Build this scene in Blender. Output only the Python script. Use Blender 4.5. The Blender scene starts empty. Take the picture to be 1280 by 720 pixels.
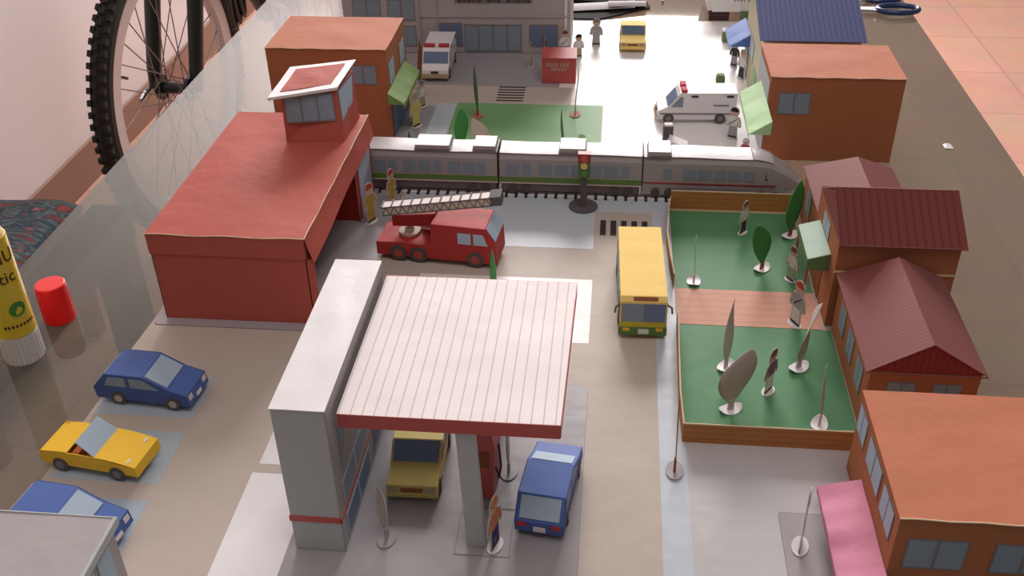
import bpy, bmesh, math, random
from mathutils import Vector, Matrix
from math import sin, cos, pi, radians, atan2, sqrt
random.seed(7)
C = bpy.context.scene.collection
T = 0.75                       # height of the table top, metres; town coordinates are millimetres on the table top
# ------------------------------------------------------------------ camera
ROT = ((0.99507464, -0.03987549, 0.09075465), (0.09755933, 0.55619741, -0.82530396), (-0.01756811, 0.830093, 0.55734816))
FPX = 1269.0
cam = bpy.data.cameras.new('camera'); camo = bpy.data.objects.new('camera', cam); C.objects.link(camo)
cam.sensor_width = 36; cam.lens = 36 * FPX / 1280; cam.clip_start = 0.02
m = Matrix(ROT).to_4x4(); m.translation = (0, 0, T + 0.45); camo.matrix_world = m
bpy.context.scene.camera = camo

def at(u, v, z=0):
    """point of the photograph -> place on the horizontal plane z mm above the table"""
    d = Matrix(ROT) @ Vector(((u - 640) / FPX, -(v - 360) / FPX, -1))
    t = (z / 1000 - 0.45) / d.z
    return d.x * t * 1000, d.y * t * 1000

# ------------------------------------------------------------------ materials
def nn(t, k, **kw):
    n = t.nodes.new(k)
    for a, b in kw.items(): setattr(n, a, b)
    return n
def mat(name, col, rough=0.5, spec=0.5, metal=0, bump=0.0, bscale=30, coat=0, var=0.0, emis=None):
    M = bpy.data.materials.new(name); M.use_nodes = True; t = M.node_tree; b = t.nodes['Principled BSDF']
    b.inputs['Base Color'].default_value = (*col, 1); b.inputs['Roughness'].default_value = rough
    b.inputs['Specular IOR Level'].default_value = spec; b.inputs['Metallic'].default_value = metal
    b.inputs['Coat Weight'].default_value = coat; b.inputs['Coat Roughness'].default_value = 0.15
    co = nn(t, 'ShaderNodeTexCoord')
    if bump:
        n = nn(t, 'ShaderNodeTexNoise'); n.inputs['Scale'].default_value = bscale; n.inputs['Detail'].default_value = 3
        t.links.new(co.outputs['Object'], n.inputs['Vector'])
        u = nn(t, 'ShaderNodeBump'); u.inputs['Strength'].default_value = bump; u.inputs['Distance'].default_value = 0.01
        t.links.new(n.outputs['Fac'], u.inputs['Height']); t.links.new(u.outputs['Normal'], b.inputs['Normal'])
    if var:
        n = nn(t, 'ShaderNodeTexNoise'); n.inputs['Scale'].default_value = bscale * 1.7
        t.links.new(co.outputs['Object'], n.inputs['Vector'])
        r = nn(t, 'ShaderNodeMix', data_type='RGBA'); r.inputs[6].default_value = (*[c * (1 - var) for c in col], 1); r.inputs[7].default_value = (*[min(1, c * (1 + var)) for c in col], 1)
        t.links.new(n.outputs['Fac'], r.inputs[0]); t.links.new(r.outputs[2], b.inputs['Base Color'])
    return M
def stripes(name, c1, c2, axis, period, duty, rough=0.45, bump=0.0, off=0.0):
    """printed lines: period in metres along an object axis"""
    M = mat(name, c1, rough + .15, .12, bump=bump, bscale=25); t = M.node_tree; b = t.nodes['Principled BSDF']
    co = nn(t, 'ShaderNodeTexCoord'); s = nn(t, 'ShaderNodeSeparateXYZ'); t.links.new(co.outputs['Object'], s.inputs[0])
    a = nn(t, 'ShaderNodeMath', operation='ADD'); a.inputs[1].default_value = 10 + off; t.links.new(s.outputs[axis], a.inputs[0])
    d = nn(t, 'ShaderNodeMath', operation='DIVIDE'); d.inputs[1].default_value = period; t.links.new(a.outputs[0], d.inputs[0])
    f = nn(t, 'ShaderNodeMath', operation='FRACT'); t.links.new(d.outputs[0], f.inputs[0])
    l = nn(t, 'ShaderNodeMath', operation='LESS_THAN'); l.inputs[1].default_value = duty; t.links.new(f.outputs[0], l.inputs[0])
    r = nn(t, 'ShaderNodeMix', data_type='RGBA'); r.inputs[6].default_value = (*c1, 1); r.inputs[7].default_value = (*c2, 1)
    t.links.new(l.outputs[0], r.inputs[0]); t.links.new(r.outputs[2], b.inputs['Base Color'])
    return M
PR = 0.5
def paper(name, col, rough=PR, bump=0.12, **k): return mat(name, col, rough + .15, 0.12, bump=bump, bscale=22, **k)
M = {}
M['white'] = paper('white_paper', (.78, .76, .77))
M['blank'] = paper('blank_paper', (.56, .53, .50), .6)
M['road'] = paper('road_paper', (.50, .43, .375), .36)
M['block'] = paper('pale_blue_paper', (.50, .55, .60), .36)
M['bay'] = paper('bay_paper', (.40, .47, .53), .36)
M['bright'] = paper('glare_white_paper', (.86, .84, .82), .36)  # white paper made whiter, window glare put into the colour
M['cream'] = paper('cream_paper', (.83, .80, .77), .36)
M['litroad'] = paper('lit_road_paper', (.62, .54, .49), .36)  # road colour lightened to paint the glare on its back stretch
M['mauve'] = paper('mauve_plate_paper', (.35, .325, .34), .36)
M['concrete'] = paper('concrete_paper', (.48, .50, .50), .36)
M['yard'] = paper('yard_paper', (.50, .49, .49), .36)
M['lawn'] = paper('lawn_paper', (.19, .37, .16), .36)
M['park'] = paper('park_green_paper', (.095, .25, .12), .38)
M['path'] = stripes('path_paper', (.62, .33, .24), (.55, .28, .20), 1, .009, .12)
M['orange'] = paper('orange_paper', (.50, .185, .105), .55, bump=.25)
M['orange_shade'] = paper('orange_shade_paper', (.40, .15, .07), .5, bump=.2)  # same orange as the roofs, darkened to paint shade on walls
M['red'] = paper('red_paper', (.46, .105, .08), .45, bump=.25)
M['darkred'] = paper('truck_red_paper', (.42, .045, .04), .40)
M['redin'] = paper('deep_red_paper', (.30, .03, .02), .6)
M['greyp'] = paper('grey_building_paper', (.42, .39, .39), .42, bump=.2)
M['pink'] = paper('pink_paper', (.62, .24, .34), .42, bump=.3)
M['greenaw'] = paper('green_awning_paper', (.20, .32, .10), .42, bump=.2)
M['paleaw'] = paper('pale_green_paper', (.46, .68, .38), .42, bump=.2)
M['porch'] = paper('porch_green_paper', (.33, .46, .36), .42)
M['porchd'] = paper('porch_dark_green_paper', (.14, .22, .10), .5)
M['blueaw'] = paper('blue_awning_paper', (.10, .19, .48), .32)
M['glassp'] = paper('window_print', (.24, .30, .36), .32, bump=.05)
M['glassl'] = paper('light_window_print', (.40, .50, .60), .32, bump=.05)
M['glassd'] = paper('dark_window_print', (.15, .20, .30), .32, bump=.05)
M['line'] = mat('dark_print', (.035, .03, .03), .5)
M['greyline'] = mat('grey_print', (.20, .18, .18), .5)
M['redline'] = mat('red_stripe_print', (.50, .09, .08), .45)
M['gstripe'] = mat('green_stripe_print', (.11, .22, .04), .45)
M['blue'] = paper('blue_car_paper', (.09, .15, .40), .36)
M['blue_shade'] = paper('blue_car_shade_paper', (.065, .11, .30), .36)  # darker copy of the car blue, side shade put into the colour
M['yellow'] = paper('yellow_car_paper', (.86, .52, .045), .38)
M['yellowd'] = paper('pale_yellow_car_paper', (.60, .49, .16), .38)
M['bus'] = paper('bus_yellow_paper', (.90, .65, .21), .55, bump=.2)
M['busd'] = paper('bus_olive_paper', (.55, .48, .05), .42)
M['busg'] = paper('bus_green_paper', (.12, .24, .07), .42)
M['tyrep'] = mat('tyre_print', (.075, .07, .065), .55)
M['hubp'] = mat('hub_print', (.42, .39, .36), .5)
M['redhub'] = mat('red_hub_print', (.40, .06, .05), .5)
M['train'] = paper('train_paper', (.37, .345, .345), .33)
M['trainr'] = paper('train_roof_paper', (.40, .37, .37), .30)
M['traind'] = paper('train_undercarriage_paper', (.17, .14, .15), .5)
M['beige'] = paper('beige_paper', (.60, .52, .44), .5)
M['wood'] = stripes('wood_print', (.46, .20, .07), (.36, .15, .05), 2, .0045, .16, .5)
M['rim'] = paper('cut_edge_paper', (.70, .55, .36), .5)
M['houser'] = stripes('house_roof_dark', (.20, .05, .045), (.145, .04, .036), 0, .0058, .3, .45)
M['housel'] = stripes('house_roof_left', (.215, .065, .06), (.165, .05, .046), 1, .0036, .3, .42)
M['housep'] = paper('house_roof_plain', (.23, .080, .074), .45)
M['gable'] = stripes('gable_print', (.26, .045, .04), (.24, .03, .03), 0, .004, .3, .5)
M['blueroof'] = stripes('blue_roof_print', (.10, .115, .27), (.07, .08, .20), 0, .0052, .3, .45)
M['ochre'] = paper('ochre_wall_paper', (.52, .50, .34), .45)
M['lav'] = paper('lavender_wall_paper', (.46, .48, .53), .45)
M['canopy'] = stripes('canopy_print', (.86, .79, .78), (.60, .50, .48), 0, .0064, .11, .36, bump=.12)
M['leaf'] = paper('leaf_green_paper', (.07, .30, .08), .45)
M['leafd'] = paper('dark_leaf_paper', (.08, .17, .07), .45)
M['leafw'] = paper('unprinted_leaf_paper', (.46, .41, .37), .5)
M['trunk'] = paper('trunk_print', (.28, .10, .045), .5)
M['orbase'] = paper('brown_base_paper', (.48, .19, .10), .45)
M['card'] = paper('card_edge', (.50, .46, .42), .5)
M['skin'] = paper('skin_print', (.68, .40, .29), .5)
for k_ in ('road', 'litroad', 'block', 'bay', 'bright', 'cream', 'mauve', 'yard', 'white', 'trainr'):
    p_ = M[k_].node_tree.nodes['Principled BSDF']; p_.inputs['Specular IOR Level'].default_value = .25; p_.inputs['Roughness'].default_value = .38
p_ = M['road'].node_tree.nodes['Principled BSDF']; p_.inputs['Specular IOR Level'].default_value = .12; p_.inputs['Roughness'].default_value = .5
def plain(n, c): return paper(n, c, .5)
for n, c in dict(hblack=(.03, .025, .025), hbrown=(.20, .09, .05), hgrey=(.22, .2, .2), hred=(.5, .07, .06), sh_white=(.72, .70, .68), sh_grey=(.38, .36, .38),
                 sh_yel=(.62, .52, .14), sh_fire=(.45, .30, .06), sh_pur=(.22, .13, .22), sh_or=(.60, .22, .10), navy=(.06, .06, .18), dark=(.06, .055, .06),
                 sh_green=(.36, .46, .28), khaki=(.42, .34, .22), sh_red=(.50, .06, .08)).items(): M[n] = plain('cloth_print_' + n, c)
M['dgrey'] = paper('dark_grey_paper', (.12, .105, .11), .5)
M['tred'] = mat('red_lamp_print', (.30, .03, .03), .5); M['tyel'] = mat('yellow_lamp_print', (.75, .50, .16), .5); M['tgre'] = mat('green_lamp_print', (.07, .16, .05), .5)
M['plaster'] = mat('white_plaster', (.86, .80, .80), .5, bump=.08, bscale=6)
M['rubber'] = mat('black_rubber', (.018, .017, .013), .75)
M['rim_metal'] = mat('brushed_aluminium', (.56, .50, .50), .4, metal=.1)
M['black'] = mat('black_paint', (.012, .014, .012), .3)
M['steel'] = mat('steel', (.5, .48, .47), .3, metal=.9)
M['spoke'] = mat('spoke_steel', (.22, .18, .18), .4, metal=.5)
M['frame'] = mat('grey_table_metal', (.10, .105, .10), .45)
M['gluey'] = mat('yellow_label', (.66, .48, .03), .35, coat=.3)
M['gluew'] = mat('milky_plastic', (.62, .60, .58), .4)
M['gluecap'] = mat('red_plastic', (.85, .008, .008), .28)
M['gluec'] = mat('cream_plastic', (.85, .72, .42), .35)
M['greenlogo'] = mat('green_print', (.05, .22, .02), .5); M['glueink'] = mat('brown_ink', (.06, .02, .01), .5)
M['sciss'] = mat('blue_scissor_plastic', (.015, .04, .14), .25, coat=.5)
M['bladed'] = mat('scissor_blade_steel', (.45, .48, .5), .3, metal=.8)
M['folder'] = mat('black_folder', (.02, .016, .018), .85, .15)
M['brownbox'] = stripes('brown_box_print', (.06, .03, .035), (.12, .07, .06), 2, .0035, .25)
M['seat'] = paper('car_seat_paper', (.42, .12, .03), .5)
M['ladw'] = paper('ladder_white', (.80, .74, .70), .40)

def tile_mat():
    M_ = bpy.data.materials.new('terracotta_tiles'); M_.use_nodes = True; t = M_.node_tree; b = t.nodes['Principled BSDF']
    co = nn(t, 'ShaderNodeTexCoord'); br = nn(t, 'ShaderNodeTexBrick'); br.offset = 0; br.squash = 1
    mp = nn(t, 'ShaderNodeMapping'); mp.inputs['Location'].default_value = (.04, .0, 0)
    br.inputs['Scale'].default_value = 1; br.inputs['Brick Width'].default_value = .305; br.inputs['Row Height'].default_value = .305; br.inputs['Mortar Size'].default_value = .003
    br.inputs['Color1'].default_value = (.80, .46, .34, 1); br.inputs['Color2'].default_value = (.72, .41, .30, 1); br.inputs['Mortar'].default_value = (.56, .33, .25, 1)
    t.links.new(co.outputs['Object'], mp.inputs[0]); t.links.new(mp.outputs[0], br.inputs['Vector'])
    n = nn(t, 'ShaderNodeTexNoise'); n.inputs['Scale'].default_value = 7; n.inputs['Detail'].default_value = 4; t.links.new(co.outputs['Object'], n.inputs['Vector'])
    r = nn(t, 'ShaderNodeMix', data_type='RGBA', blend_type='MULTIPLY'); r.inputs[0].default_value = .35
    t.links.new(br.outputs['Color'], r.inputs[6]); t.links.new(n.outputs['Color'], r.inputs[7]); t.links.new(r.outputs[2], b.inputs['Base Color'])
    b.inputs['Roughness'].default_value = .45; b.inputs['Specular IOR Level'].default_value = .25
    return M_
M['tile'] = tile_mat()
def rug_mat():
    M_ = bpy.data.materials.new('patterned_rug'); M_.use_nodes = True; t = M_.node_tree; b = t.nodes['Principled BSDF']
    co = nn(t, 'ShaderNodeTexCoord'); n = nn(t, 'ShaderNodeTexNoise'); n.inputs['Scale'].default_value = 9; n.inputs['Detail'].default_value = 2; n.inputs['Distortion'].default_value = 2.5
    mp = nn(t, 'ShaderNodeMapping'); mp.inputs['Scale'].default_value = (1, 2.2, 1); mp.inputs['Rotation'].default_value = (0, 0, .6)
    t.links.new(co.outputs['Object'], mp.inputs[0]); t.links.new(mp.outputs[0], n.inputs['Vector'])
    r = nn(t, 'ShaderNodeValToRGB'); e = r.color_ramp; e.elements[0].position = .30; e.elements[0].color = (.25, .03, .03, 1); e.elements[1].position = .7; e.elements[1].color = (.30, .10, .13, 1)
    for p, c in ((.40, (.03, .04, .05)), (.47, (.10, .13, .12)), (.53, (.02, .035, .06)), (.60, (.03, .06, .07)), (.64, (.22, .05, .05))):
        q = e.elements.new(p); q.color = (*c, 1)
    e.interpolation = 'LINEAR'
    t.links.new(n.outputs['Fac'], r.inputs[0]); t.links.new(r.outputs[0], b.inputs['Base Color']); b.inputs['Roughness'].default_value = .95
    return M_
M['rug'] = rug_mat()
def glass_mat():
    """smoked table glass: clear tinted body under a mirror-like surface, faint dust on it"""
    M_ = bpy.data.materials.new('smoked_table_glass'); M_.use_nodes = True; t = M_.node_tree; t.nodes.clear()
    o = nn(t, 'ShaderNodeOutputMaterial'); tr = nn(t, 'ShaderNodeBsdfTransparent'); tr.inputs[0].default_value = (.49, .51, .47, 1)
    gl = nn(t, 'ShaderNodeBsdfGlossy'); gl.inputs['Roughness'].default_value = .03; fr = nn(t, 'ShaderNodeFresnel'); fr.inputs[0].default_value = 1.42
    df = nn(t, 'ShaderNodeBsdfDiffuse'); df.inputs[0].default_value = (.52, .49, .42, 1)
    m1 = nn(t, 'ShaderNodeMixShader'); m1.inputs[0].default_value = .15; m2 = nn(t, 'ShaderNodeMixShader')
    t.links.new(tr.outputs[0], m1.inputs[1]); t.links.new(df.outputs[0], m1.inputs[2])
    ge = nn(t, 'ShaderNodeNewGeometry'); iv = nn(t, 'ShaderNodeMath', operation='SUBTRACT'); iv.inputs[0].default_value = 1; t.links.new(ge.outputs['Backfacing'], iv.inputs[1])
    mu = nn(t, 'ShaderNodeMath', operation='MULTIPLY'); t.links.new(fr.outputs[0], mu.inputs[0]); t.links.new(iv.outputs[0], mu.inputs[1])
    t.links.new(mu.outputs[0], m2.inputs[0]); t.links.new(m1.outputs[0], m2.inputs[1]); t.links.new(gl.outputs[0], m2.inputs[2]); t.links.new(m2.outputs[0], o.inputs[0])
    return M_
M['glass'] = glass_mat()

# ------------------------------------------------------------------ mesh builder (millimetres in, metres out)
class MB:
    def __init__(s): s.v = []; s.f = []
    def poly(s, pts): 
        k = len(s.v); s.v += [tuple(p) for p in pts]; s.f.append(list(range(k, k + len(pts))))
    def box(s, x0, x1, y0, y1, z0, z1):
        return s.hexa([(x0, y0, z0), (x1, y0, z0), (x1, y1, z0), (x0, y1, z0)], [(x0, y0, z1), (x1, y0, z1), (x1, y1, z1), (x0, y1, z1)])
    def hexa(s, b, t):
        k = len(s.v); n = len(b); s.v += [tuple(p) for p in b] + [tuple(p) for p in t]
        s.f.append([k + i for i in reversed(range(n))]); s.f.append([k + n + i for i in range(n)])
        for i in range(n): j = (i + 1) % n; s.f.append([k + i, k + j, k + n + j, k + n + i])
        return s
    def slab(s, pts, th=.3, sh=0.0):
        """flat polygon given thickness th along its normal, pushed out by sh"""
        P = [Vector(p) for p in pts]; n = Vector((0, 0, 0))
        for i in range(len(P)): n += P[i].cross(P[(i + 1) % len(P)])
        n.normalize(); return s.hexa([p + n * (sh - th / 2) for p in P], [p + n * (sh + th / 2) for p in P])
    def prism(s, prof, y0, y1):
        """profile in x,z swept along y"""
        a = sum(prof[i][0] * prof[(i + 1) % len(prof)][1] - prof[(i + 1) % len(prof)][0] * prof[i][1] for i in range(len(prof)))
        if a < 0: prof = list(reversed(prof))
        return s.hexa([(x, y1, z) for x, z in prof], [(x, y0, z) for x, z in prof])
    def cyl(s, p0, p1, r0, r1=None, n=20, caps=True):
        r1 = r0 if r1 is None else r1; p0 = Vector(p0); p1 = Vector(p1); d = (p1 - p0).normalized()
        a = d.orthogonal().normalized(); b = d.cross(a); k = len(s.v)
        for p, r in ((p0, r0), (p1, r1)): s.v += [tuple(p + (a * cos(2 * pi * i / n) + b * sin(2 * pi * i / n)) * r) for i in range(n)]
        for i in range(n): j = (i + 1) % n; s.f.append([k + i, k + j, k + n + j, k + n + i])
        if caps: s.f.append([k + i for i in reversed(range(n))]); s.f.append([k + n + i for i in range(n)])
        return s
    def tube(s, pts, r, n=8, closed=False):
        P = [Vector(p) for p in pts]; k = len(s.v); up = None; N = len(P)
        for i, p in enumerate(P):
            if closed: d = (P[(i + 1) % N] - P[i - 1]).normalized()
            else: d = (P[min(i + 1, N - 1)] - P[max(i - 1, 0)]).normalized()
            if up is None: up = d.orthogonal().normalized()
            a = (up - d * up.dot(d)).normalized(); up = a; b = d.cross(a)
            rr = r[i] if isinstance(r, (list, tuple)) else r
            s.v += [tuple(p + (a * cos(2 * pi * j / n) + b * sin(2 * pi * j / n)) * rr) for j in range(n)]
        for i in range(N if closed else N - 1):
            for j in range(n):
                i2 = (i + 1) % N; s.f.append([k + i * n + j, k + i * n + (j + 1) % n, k + i2 * n + (j + 1) % n, k + i2 * n + j])
        if not closed: s.f.append([k + j for j in reversed(range(n))]); s.f.append([k + (N - 1) * n + j for j in range(n)])
        return s
    def grid(s, fn, nu, nv, th=.3):
        """surface fn(u,v)->point with thickness th"""
        P = [[Vector(fn(i / nu, j / nv)) for j in range(nv + 1)] for i in range(nu + 1)]
        N = [[None] * (nv + 1) for _ in range(nu + 1)]
        for i in range(nu + 1):
            for j in range(nv + 1):
                a = P[min(i + 1, nu)][j] - P[max(i - 1, 0)][j]; b = P[i][min(j + 1, nv)] - P[i][max(j - 1, 0)]
                n = a.cross(b); N[i][j] = n.normalized() if n.length > 1e-9 else Vector((0, 0, 1))
        k = len(s.v); w = nv + 1; tot = (nu + 1) * w
        for sg in (1, -1):
            for i in range(nu + 1):
                for j in range(nv + 1): s.v.append(tuple(P[i][j] + N[i][j] * th / 2 * sg))
        for i in range(nu):
            for j in range(nv):
                q = [k + i * w + j, k + (i + 1) * w + j, k + (i + 1) * w + j + 1, k + i * w + j + 1]
                s.f.append(q); s.f.append([x + tot for x in reversed(q)])
        for i in range(nu):
            for j in (0, nv):
                a, b = k + i * w + j, k + (i + 1) * w + j
                s.f.append([a, a + tot, b + tot, b] if j == 0 else [a, b, b + tot, a + tot])
        for j in range(nv):
            for i in (0, nu):
                a, b = k + i * w + j, k + i * w + j + 1
                s.f.append([a, b, b + tot, a + tot] if i == 0 else [a, a + tot, b + tot, b])
        return s
    def build(s, name, material, parent=None, world=True, smooth=False, bevel=0, label=None):
        me = bpy.data.meshes.new(name); o = bpy.data.objects.new(name, me)
        ox = oy = oz = 0
        if parent is not None and world and 'org' in META.get(parent.name, {}): ox, oy, oz = META[parent.name]['org']
        me.from_pydata([((x - ox) / 1000, (y - oy) / 1000, (z - oz) / 1000) for x, y, z in s.v], [], s.f); me.update()
        bm = bmesh.new(); bm.from_mesh(me); bmesh.ops.recalc_face_normals(bm, faces=bm.faces); bm.to_mesh(me); bm.free()
        for p in me.polygons: p.use_smooth = smooth
        me.materials.append(M[material] if isinstance(material, str) else material)
        if bevel:
            b = o.modifiers.new('bevel', 'BEVEL'); b.width = bevel / 1000; b.segments = 2; b.limit_method = 'ANGLE'
        C.objects.link(o)
        META[o.name] = {'org': (ox, oy, oz)}
        if parent is not None: o.parent = parent
        if label: o['label'] = label
        return o
META = {}
def tag(o, label, cat, group=None, kind=None):
    if label: o['label'] = label
    if cat: o['category'] = cat
    if group: o['group'] = group
    if kind: o['kind'] = kind
    return o
def thing(name, label, cat, x=0, y=0, z=0, rot=0, group=None, world=False):
    """empty at the base of a thing; world=True: its parts are given in town coordinates"""
    o = bpy.data.objects.new(name, None); o.empty_display_size = .01; C.objects.link(o)
    o.location = (x / 1000, y / 1000, T + z / 1000); o.rotation_euler = (0, 0, radians(rot))
    META[o.name] = {'org': (x, y, z) if world else (0, 0, 0)}
    return tag(o, label, cat, group)
def single(mb, name, material, label, cat, x, y, z=0, group=None, **k):
    """a thing that is one mesh, vertices given in town coordinates"""
    mb.v = [(a - x, b - y, c - z) for a, b, c in mb.v]
    o = mb.build(name, material, None, **k); o.location = (x / 1000, y / 1000, T + z / 1000)
    return tag(o, label, cat, group)
def struct(name, mb, material, zoff=0, **k):
    o = mb.build(name, material, None, **k); o['kind'] = 'structure'; return o
def wavy(c, amp, seed, nu=14, nv=14, th=.3):
    """quad of four corners as a slightly crumpled sheet"""
    R = random.Random(seed); ph = [(R.uniform(1, 3.2), R.uniform(1, 3.2), R.uniform(0, 6), R.uniform(.4, 1)) for _ in range(5)]
    c = [Vector(p) for p in c]
    def fn(u, v):
        p = c[0] * (1 - u) * (1 - v) + c[1] * u * (1 - v) + c[2] * u * v + c[3] * (1 - u) * v
        e = sum(w * sin(a * 3 * u + f) * sin(b * 3 * v + f * 2) for a, b, f, w in ph) / 3 * amp
        return p + Vector((0, 0, e * (0.25 + sin(pi * u) * sin(pi * v))))
    return MB().grid(fn, nu, nv, th)
def text_mesh(body, size, extrude=.15):
    cu = bpy.data.curves.new('t', 'FONT'); cu.body = body; cu.size = size; cu.extrude = extrude; cu.align_x = 'CENTER'; cu.resolution_u = 3
    o = bpy.data.objects.new('t', cu); C.objects.link(o); dg = bpy.context.evaluated_depsgraph_get(); dg.update()
    me = bpy.data.meshes.new_from_object(o.evaluated_get(dg)); bpy.data.objects.remove(o)
    mb = MB(); mb.v = [tuple(v.co) for v in me.vertices]; mb.f = [list(p.vertices) for p in me.polygons]
    return mb

# ================================================================== ROOM
F = -750     # floor level seen from the table top, mm
WX = -1315
def room(name, fn, material, **k):
    mb = MB(); fn(mb); mb.v = [(x, y, z + 750) for x, y, z in mb.v]
    return struct(name, mb, material, **k)
room('floor', lambda b: b.box(-1400, 2600, -900, 4800, F - 40, F), 'tile')
room('wall_left', lambda b: b.box(WX - 80, WX, -900, 4800, F, 2900), 'plaster')
room('baseboard_left', lambda b: b.box(WX, WX + 10, -900, 4800, F, F + 100), mat('skirting_tile', (.30, .17, .12), .4, bump=.05))
def bw(b):
    b.box(-1395, 2600, 4800, 4900, F, 1150); b.box(-1395, 2600, 4800, 4900, 2650, 2900)
    b.box(-1395, -1150, 4800, 4900, 1150, 2650); b.box(950, 2600, 4800, 4900, 1150, 2650)
room('wall_back', bw, 'plaster')
def wf(b):
    for a in ((-1150, 950, 1150, 1200), (-1150, 950, 2600, 2650), (-1150, -1100, 1200, 2600), (900, 950, 1200, 2600), (-115, -85, 1200, 2600)):
        b.box(a[0], a[1], 4820, 4870, a[2], a[3])
room('window_1', wf, mat('white_window_frame', (.8, .8, .8), .4))

# patterned stool
st0 = thing('patterned_stool', 'low stool under a dark cloth patterned in red and blue, against the white wall', 'stool', -1145, 1380, -750, world=True)
MB().grid(lambda u, v: (-1300 + 315 * u, 1150 + 435 * v, -452 - 14 * (abs(2 * u - 1) ** 6 + abs(2 * v - 1) ** 6) + 3 * sin(9 * u) * sin(8 * v)), 20, 20, 6).build('cloth_top', 'rug', st0, smooth=True)
MB().hexa([(-1298, 1152, -640), (-986, 1152, -640), (-986, 1584, -640), (-1298, 1584, -640)], [(-1298, 1152, -470), (-986, 1152, -470), (-986, 1584, -470), (-1298, 1584, -470)]).build('cloth_skirt', 'rug', st0, bevel=8)
for x in (-1285, -1030):
    for y in (1165, 1540): MB().box(x, x + 30, y, y + 30, -749.5, -640).build('leg', 'trunk', st0)

# ------------------------------------------------------------------ table
t = thing('glass_table', 'smoked glass table with a grey metal frame carrying the paper town', 'table', -50, 700, -750, world=True)
MB().box(-485, 385, 60, 1480, -8, -.01).build('glass_top', 'glass', t)
fr = MB().box(-480, -445, 100, 790, -42, -8); fr.build('side_rail', 'frame', t)
MB().box(110, 145, 100, 790, -42, -8).build('side_rail', 'frame', t)
MB().box(-445, 110, 100, 130, -42, -8).build('end_rail', 'frame', t)
for x in (-480, 112):
    for y in (760, 100): MB().box(x, x + 33, y, y + 30, -749.5, -42).build('leg', 'frame', t, bevel=2)

# ================================================================== BICYCLE
HX, HY, HZ = -964, 2035, 325 - 750
R_, RI = 319, 246
AZ = radians(4.5)
e1 = Vector((sin(AZ), cos(AZ), 0)); e3 = Vector((cos(AZ), -sin(AZ), 0)); up = Vector((0, 0, 1))
bk = thing('bicycle', 'bicycle with knobbly black tyre leaning along the white wall', 'bicycle', HX, HY, -750, world=True)
def wp(c, r, th, off=0): return c + (e1 * cos(th) + up * sin(th)) * r + e3 * off
def wheel(c):
    hub = Vector(c)
    ty = MB(); ty.tube([wp(hub, R_ - 22, 2 * pi * i / 96) for i in range(96)], 22, 12, True)
    for i in range(84):
        a = 2 * pi * i / 84
        for off, w in ((-14, 7), (0, 8), (14, 7)):
            aa = a + (pi / 84 if off == 0 else 0); p = wp(hub, R_ + 1 - abs(off) * .35, aa, off); d = (e1 * -sin(aa) + up * cos(aa)); rr = (p - hub).normalized()
            b = [p + d * s1 * 6 + e3 * s2 * w / 2 * 1.3 - rr * 6 for s1, s2 in ((-1, -1), (1, -1), (1, 1), (-1, 1))]
            ty.hexa(b, [q + rr * 11 for q in b])
    wh = ty.build('tyre', 'rubber', bk, smooth=False)
    rm = MB(); N = 96; prof = [(R_ - 40, -14), (R_ - 40, 14), (RI, 11), (RI - 5, 0), (RI, -11)]
    k = len(rm.v); 
    for i in range(N):
        for r, off in prof: rm.v.append(tuple(wp(hub, r, 2 * pi * i / N, off)))
    for i in range(N):
        for j in range(5):
            rm.f.append([i * 5 + j, i * 5 + (j + 1) % 5, ((i + 1) % N) * 5 + (j + 1) % 5, ((i + 1) % N) * 5 + j])
    rm.build('rim', 'rim_metal', bk, smooth=False)
    sp = MB()
    for i in range(32):
        a = 2 * pi * i / 32; off = 30 if i % 2 else -30; tw = radians(62) * (1 if (i // 2) % 2 else -1)
        sp.cyl(wp(hub, 20, a + tw, off), wp(hub, RI, a, 0), 1.3, n=6)
    sp.build('spokes', 'spoke', bk)
    hb = MB().cyl(hub - e3 * 46, hub + e3 * 46, 13, n=20); hb.cyl(hub - e3 * 38, hub - e3 * 30, 27, n=24); hb.cyl(hub + e3 * 30, hub + e3 * 38, 27, n=24); hb.cyl(hub - e3 * 62, hub + e3 * 62, 5, n=12)
    hb.build('hub', 'black', bk)
wheel((HX, HY, HZ)); hub = Vector((HX, HY, HZ))
v0 = wp(hub, RI - 2, radians(152)); MB().cyl(v0, wp(hub, RI - 42, radians(152)), 3.2, n=8).build('valve', 'black', bk)
lv = MB().tube([hub - e3 * 60, hub - e3 * 66 - e1 * 20 - up * 8, hub - e3 * 62 - e1 * 52 - up * 12], [6, 7, 5], 8); lv.build('quick_release_lever', 'steel', bk)
for s in (-1, 1):
    MB().tube([hub + e3 * 50 * s, hub + e3 * 50 * s + up * 40 + e1 * 12, hub + e3 * 50 * s + up * 200 + e1 * 75, hub + e3 * 46 * s + up * 400 + e1 * 165], [13, 16, 18, 17], 14).build('fork_blade', 'black', bk, smooth=True)
crown = hub + up * 400 + e1 * 165
MB().tube([crown - e3 * 55, crown + e3 * 55], 20, 12).build('fork_crown', 'black', bk)
head = crown + up * 130 + e1 * 40
MB().tube([crown, head], 20, 14).build('head_tube', 'black', bk)
bb = hub + e1 * 540 - up * 20; st = bb + up * 470 + e1 * 130
MB().tube([crown + up * 30 + e1 * 5, bb], 19, 14).build('down_tube', 'black', bk)
MB().tube([head - up * 20, st], 16, 14).build('top_tube', 'black', bk)
MB().tube([bb, st + up * 90 + e1 * 25], 16, 14).build('seat_tube', 'black', bk)
rh = bb + e1 * 420 + up * 20
wheel(tuple(rh))
for s in (-1, 1): MB().tube([bb + e3 * 25 * s, rh + e3 * 60 * s], 10, 8).build('chain_stay', 'black', bk); MB().tube([st + e3 * 15 * s, rh + e3 * 60 * s], 9, 8).build('seat_stay', 'black', bk)
sd = st + up * 110 + e1 * 30
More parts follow.
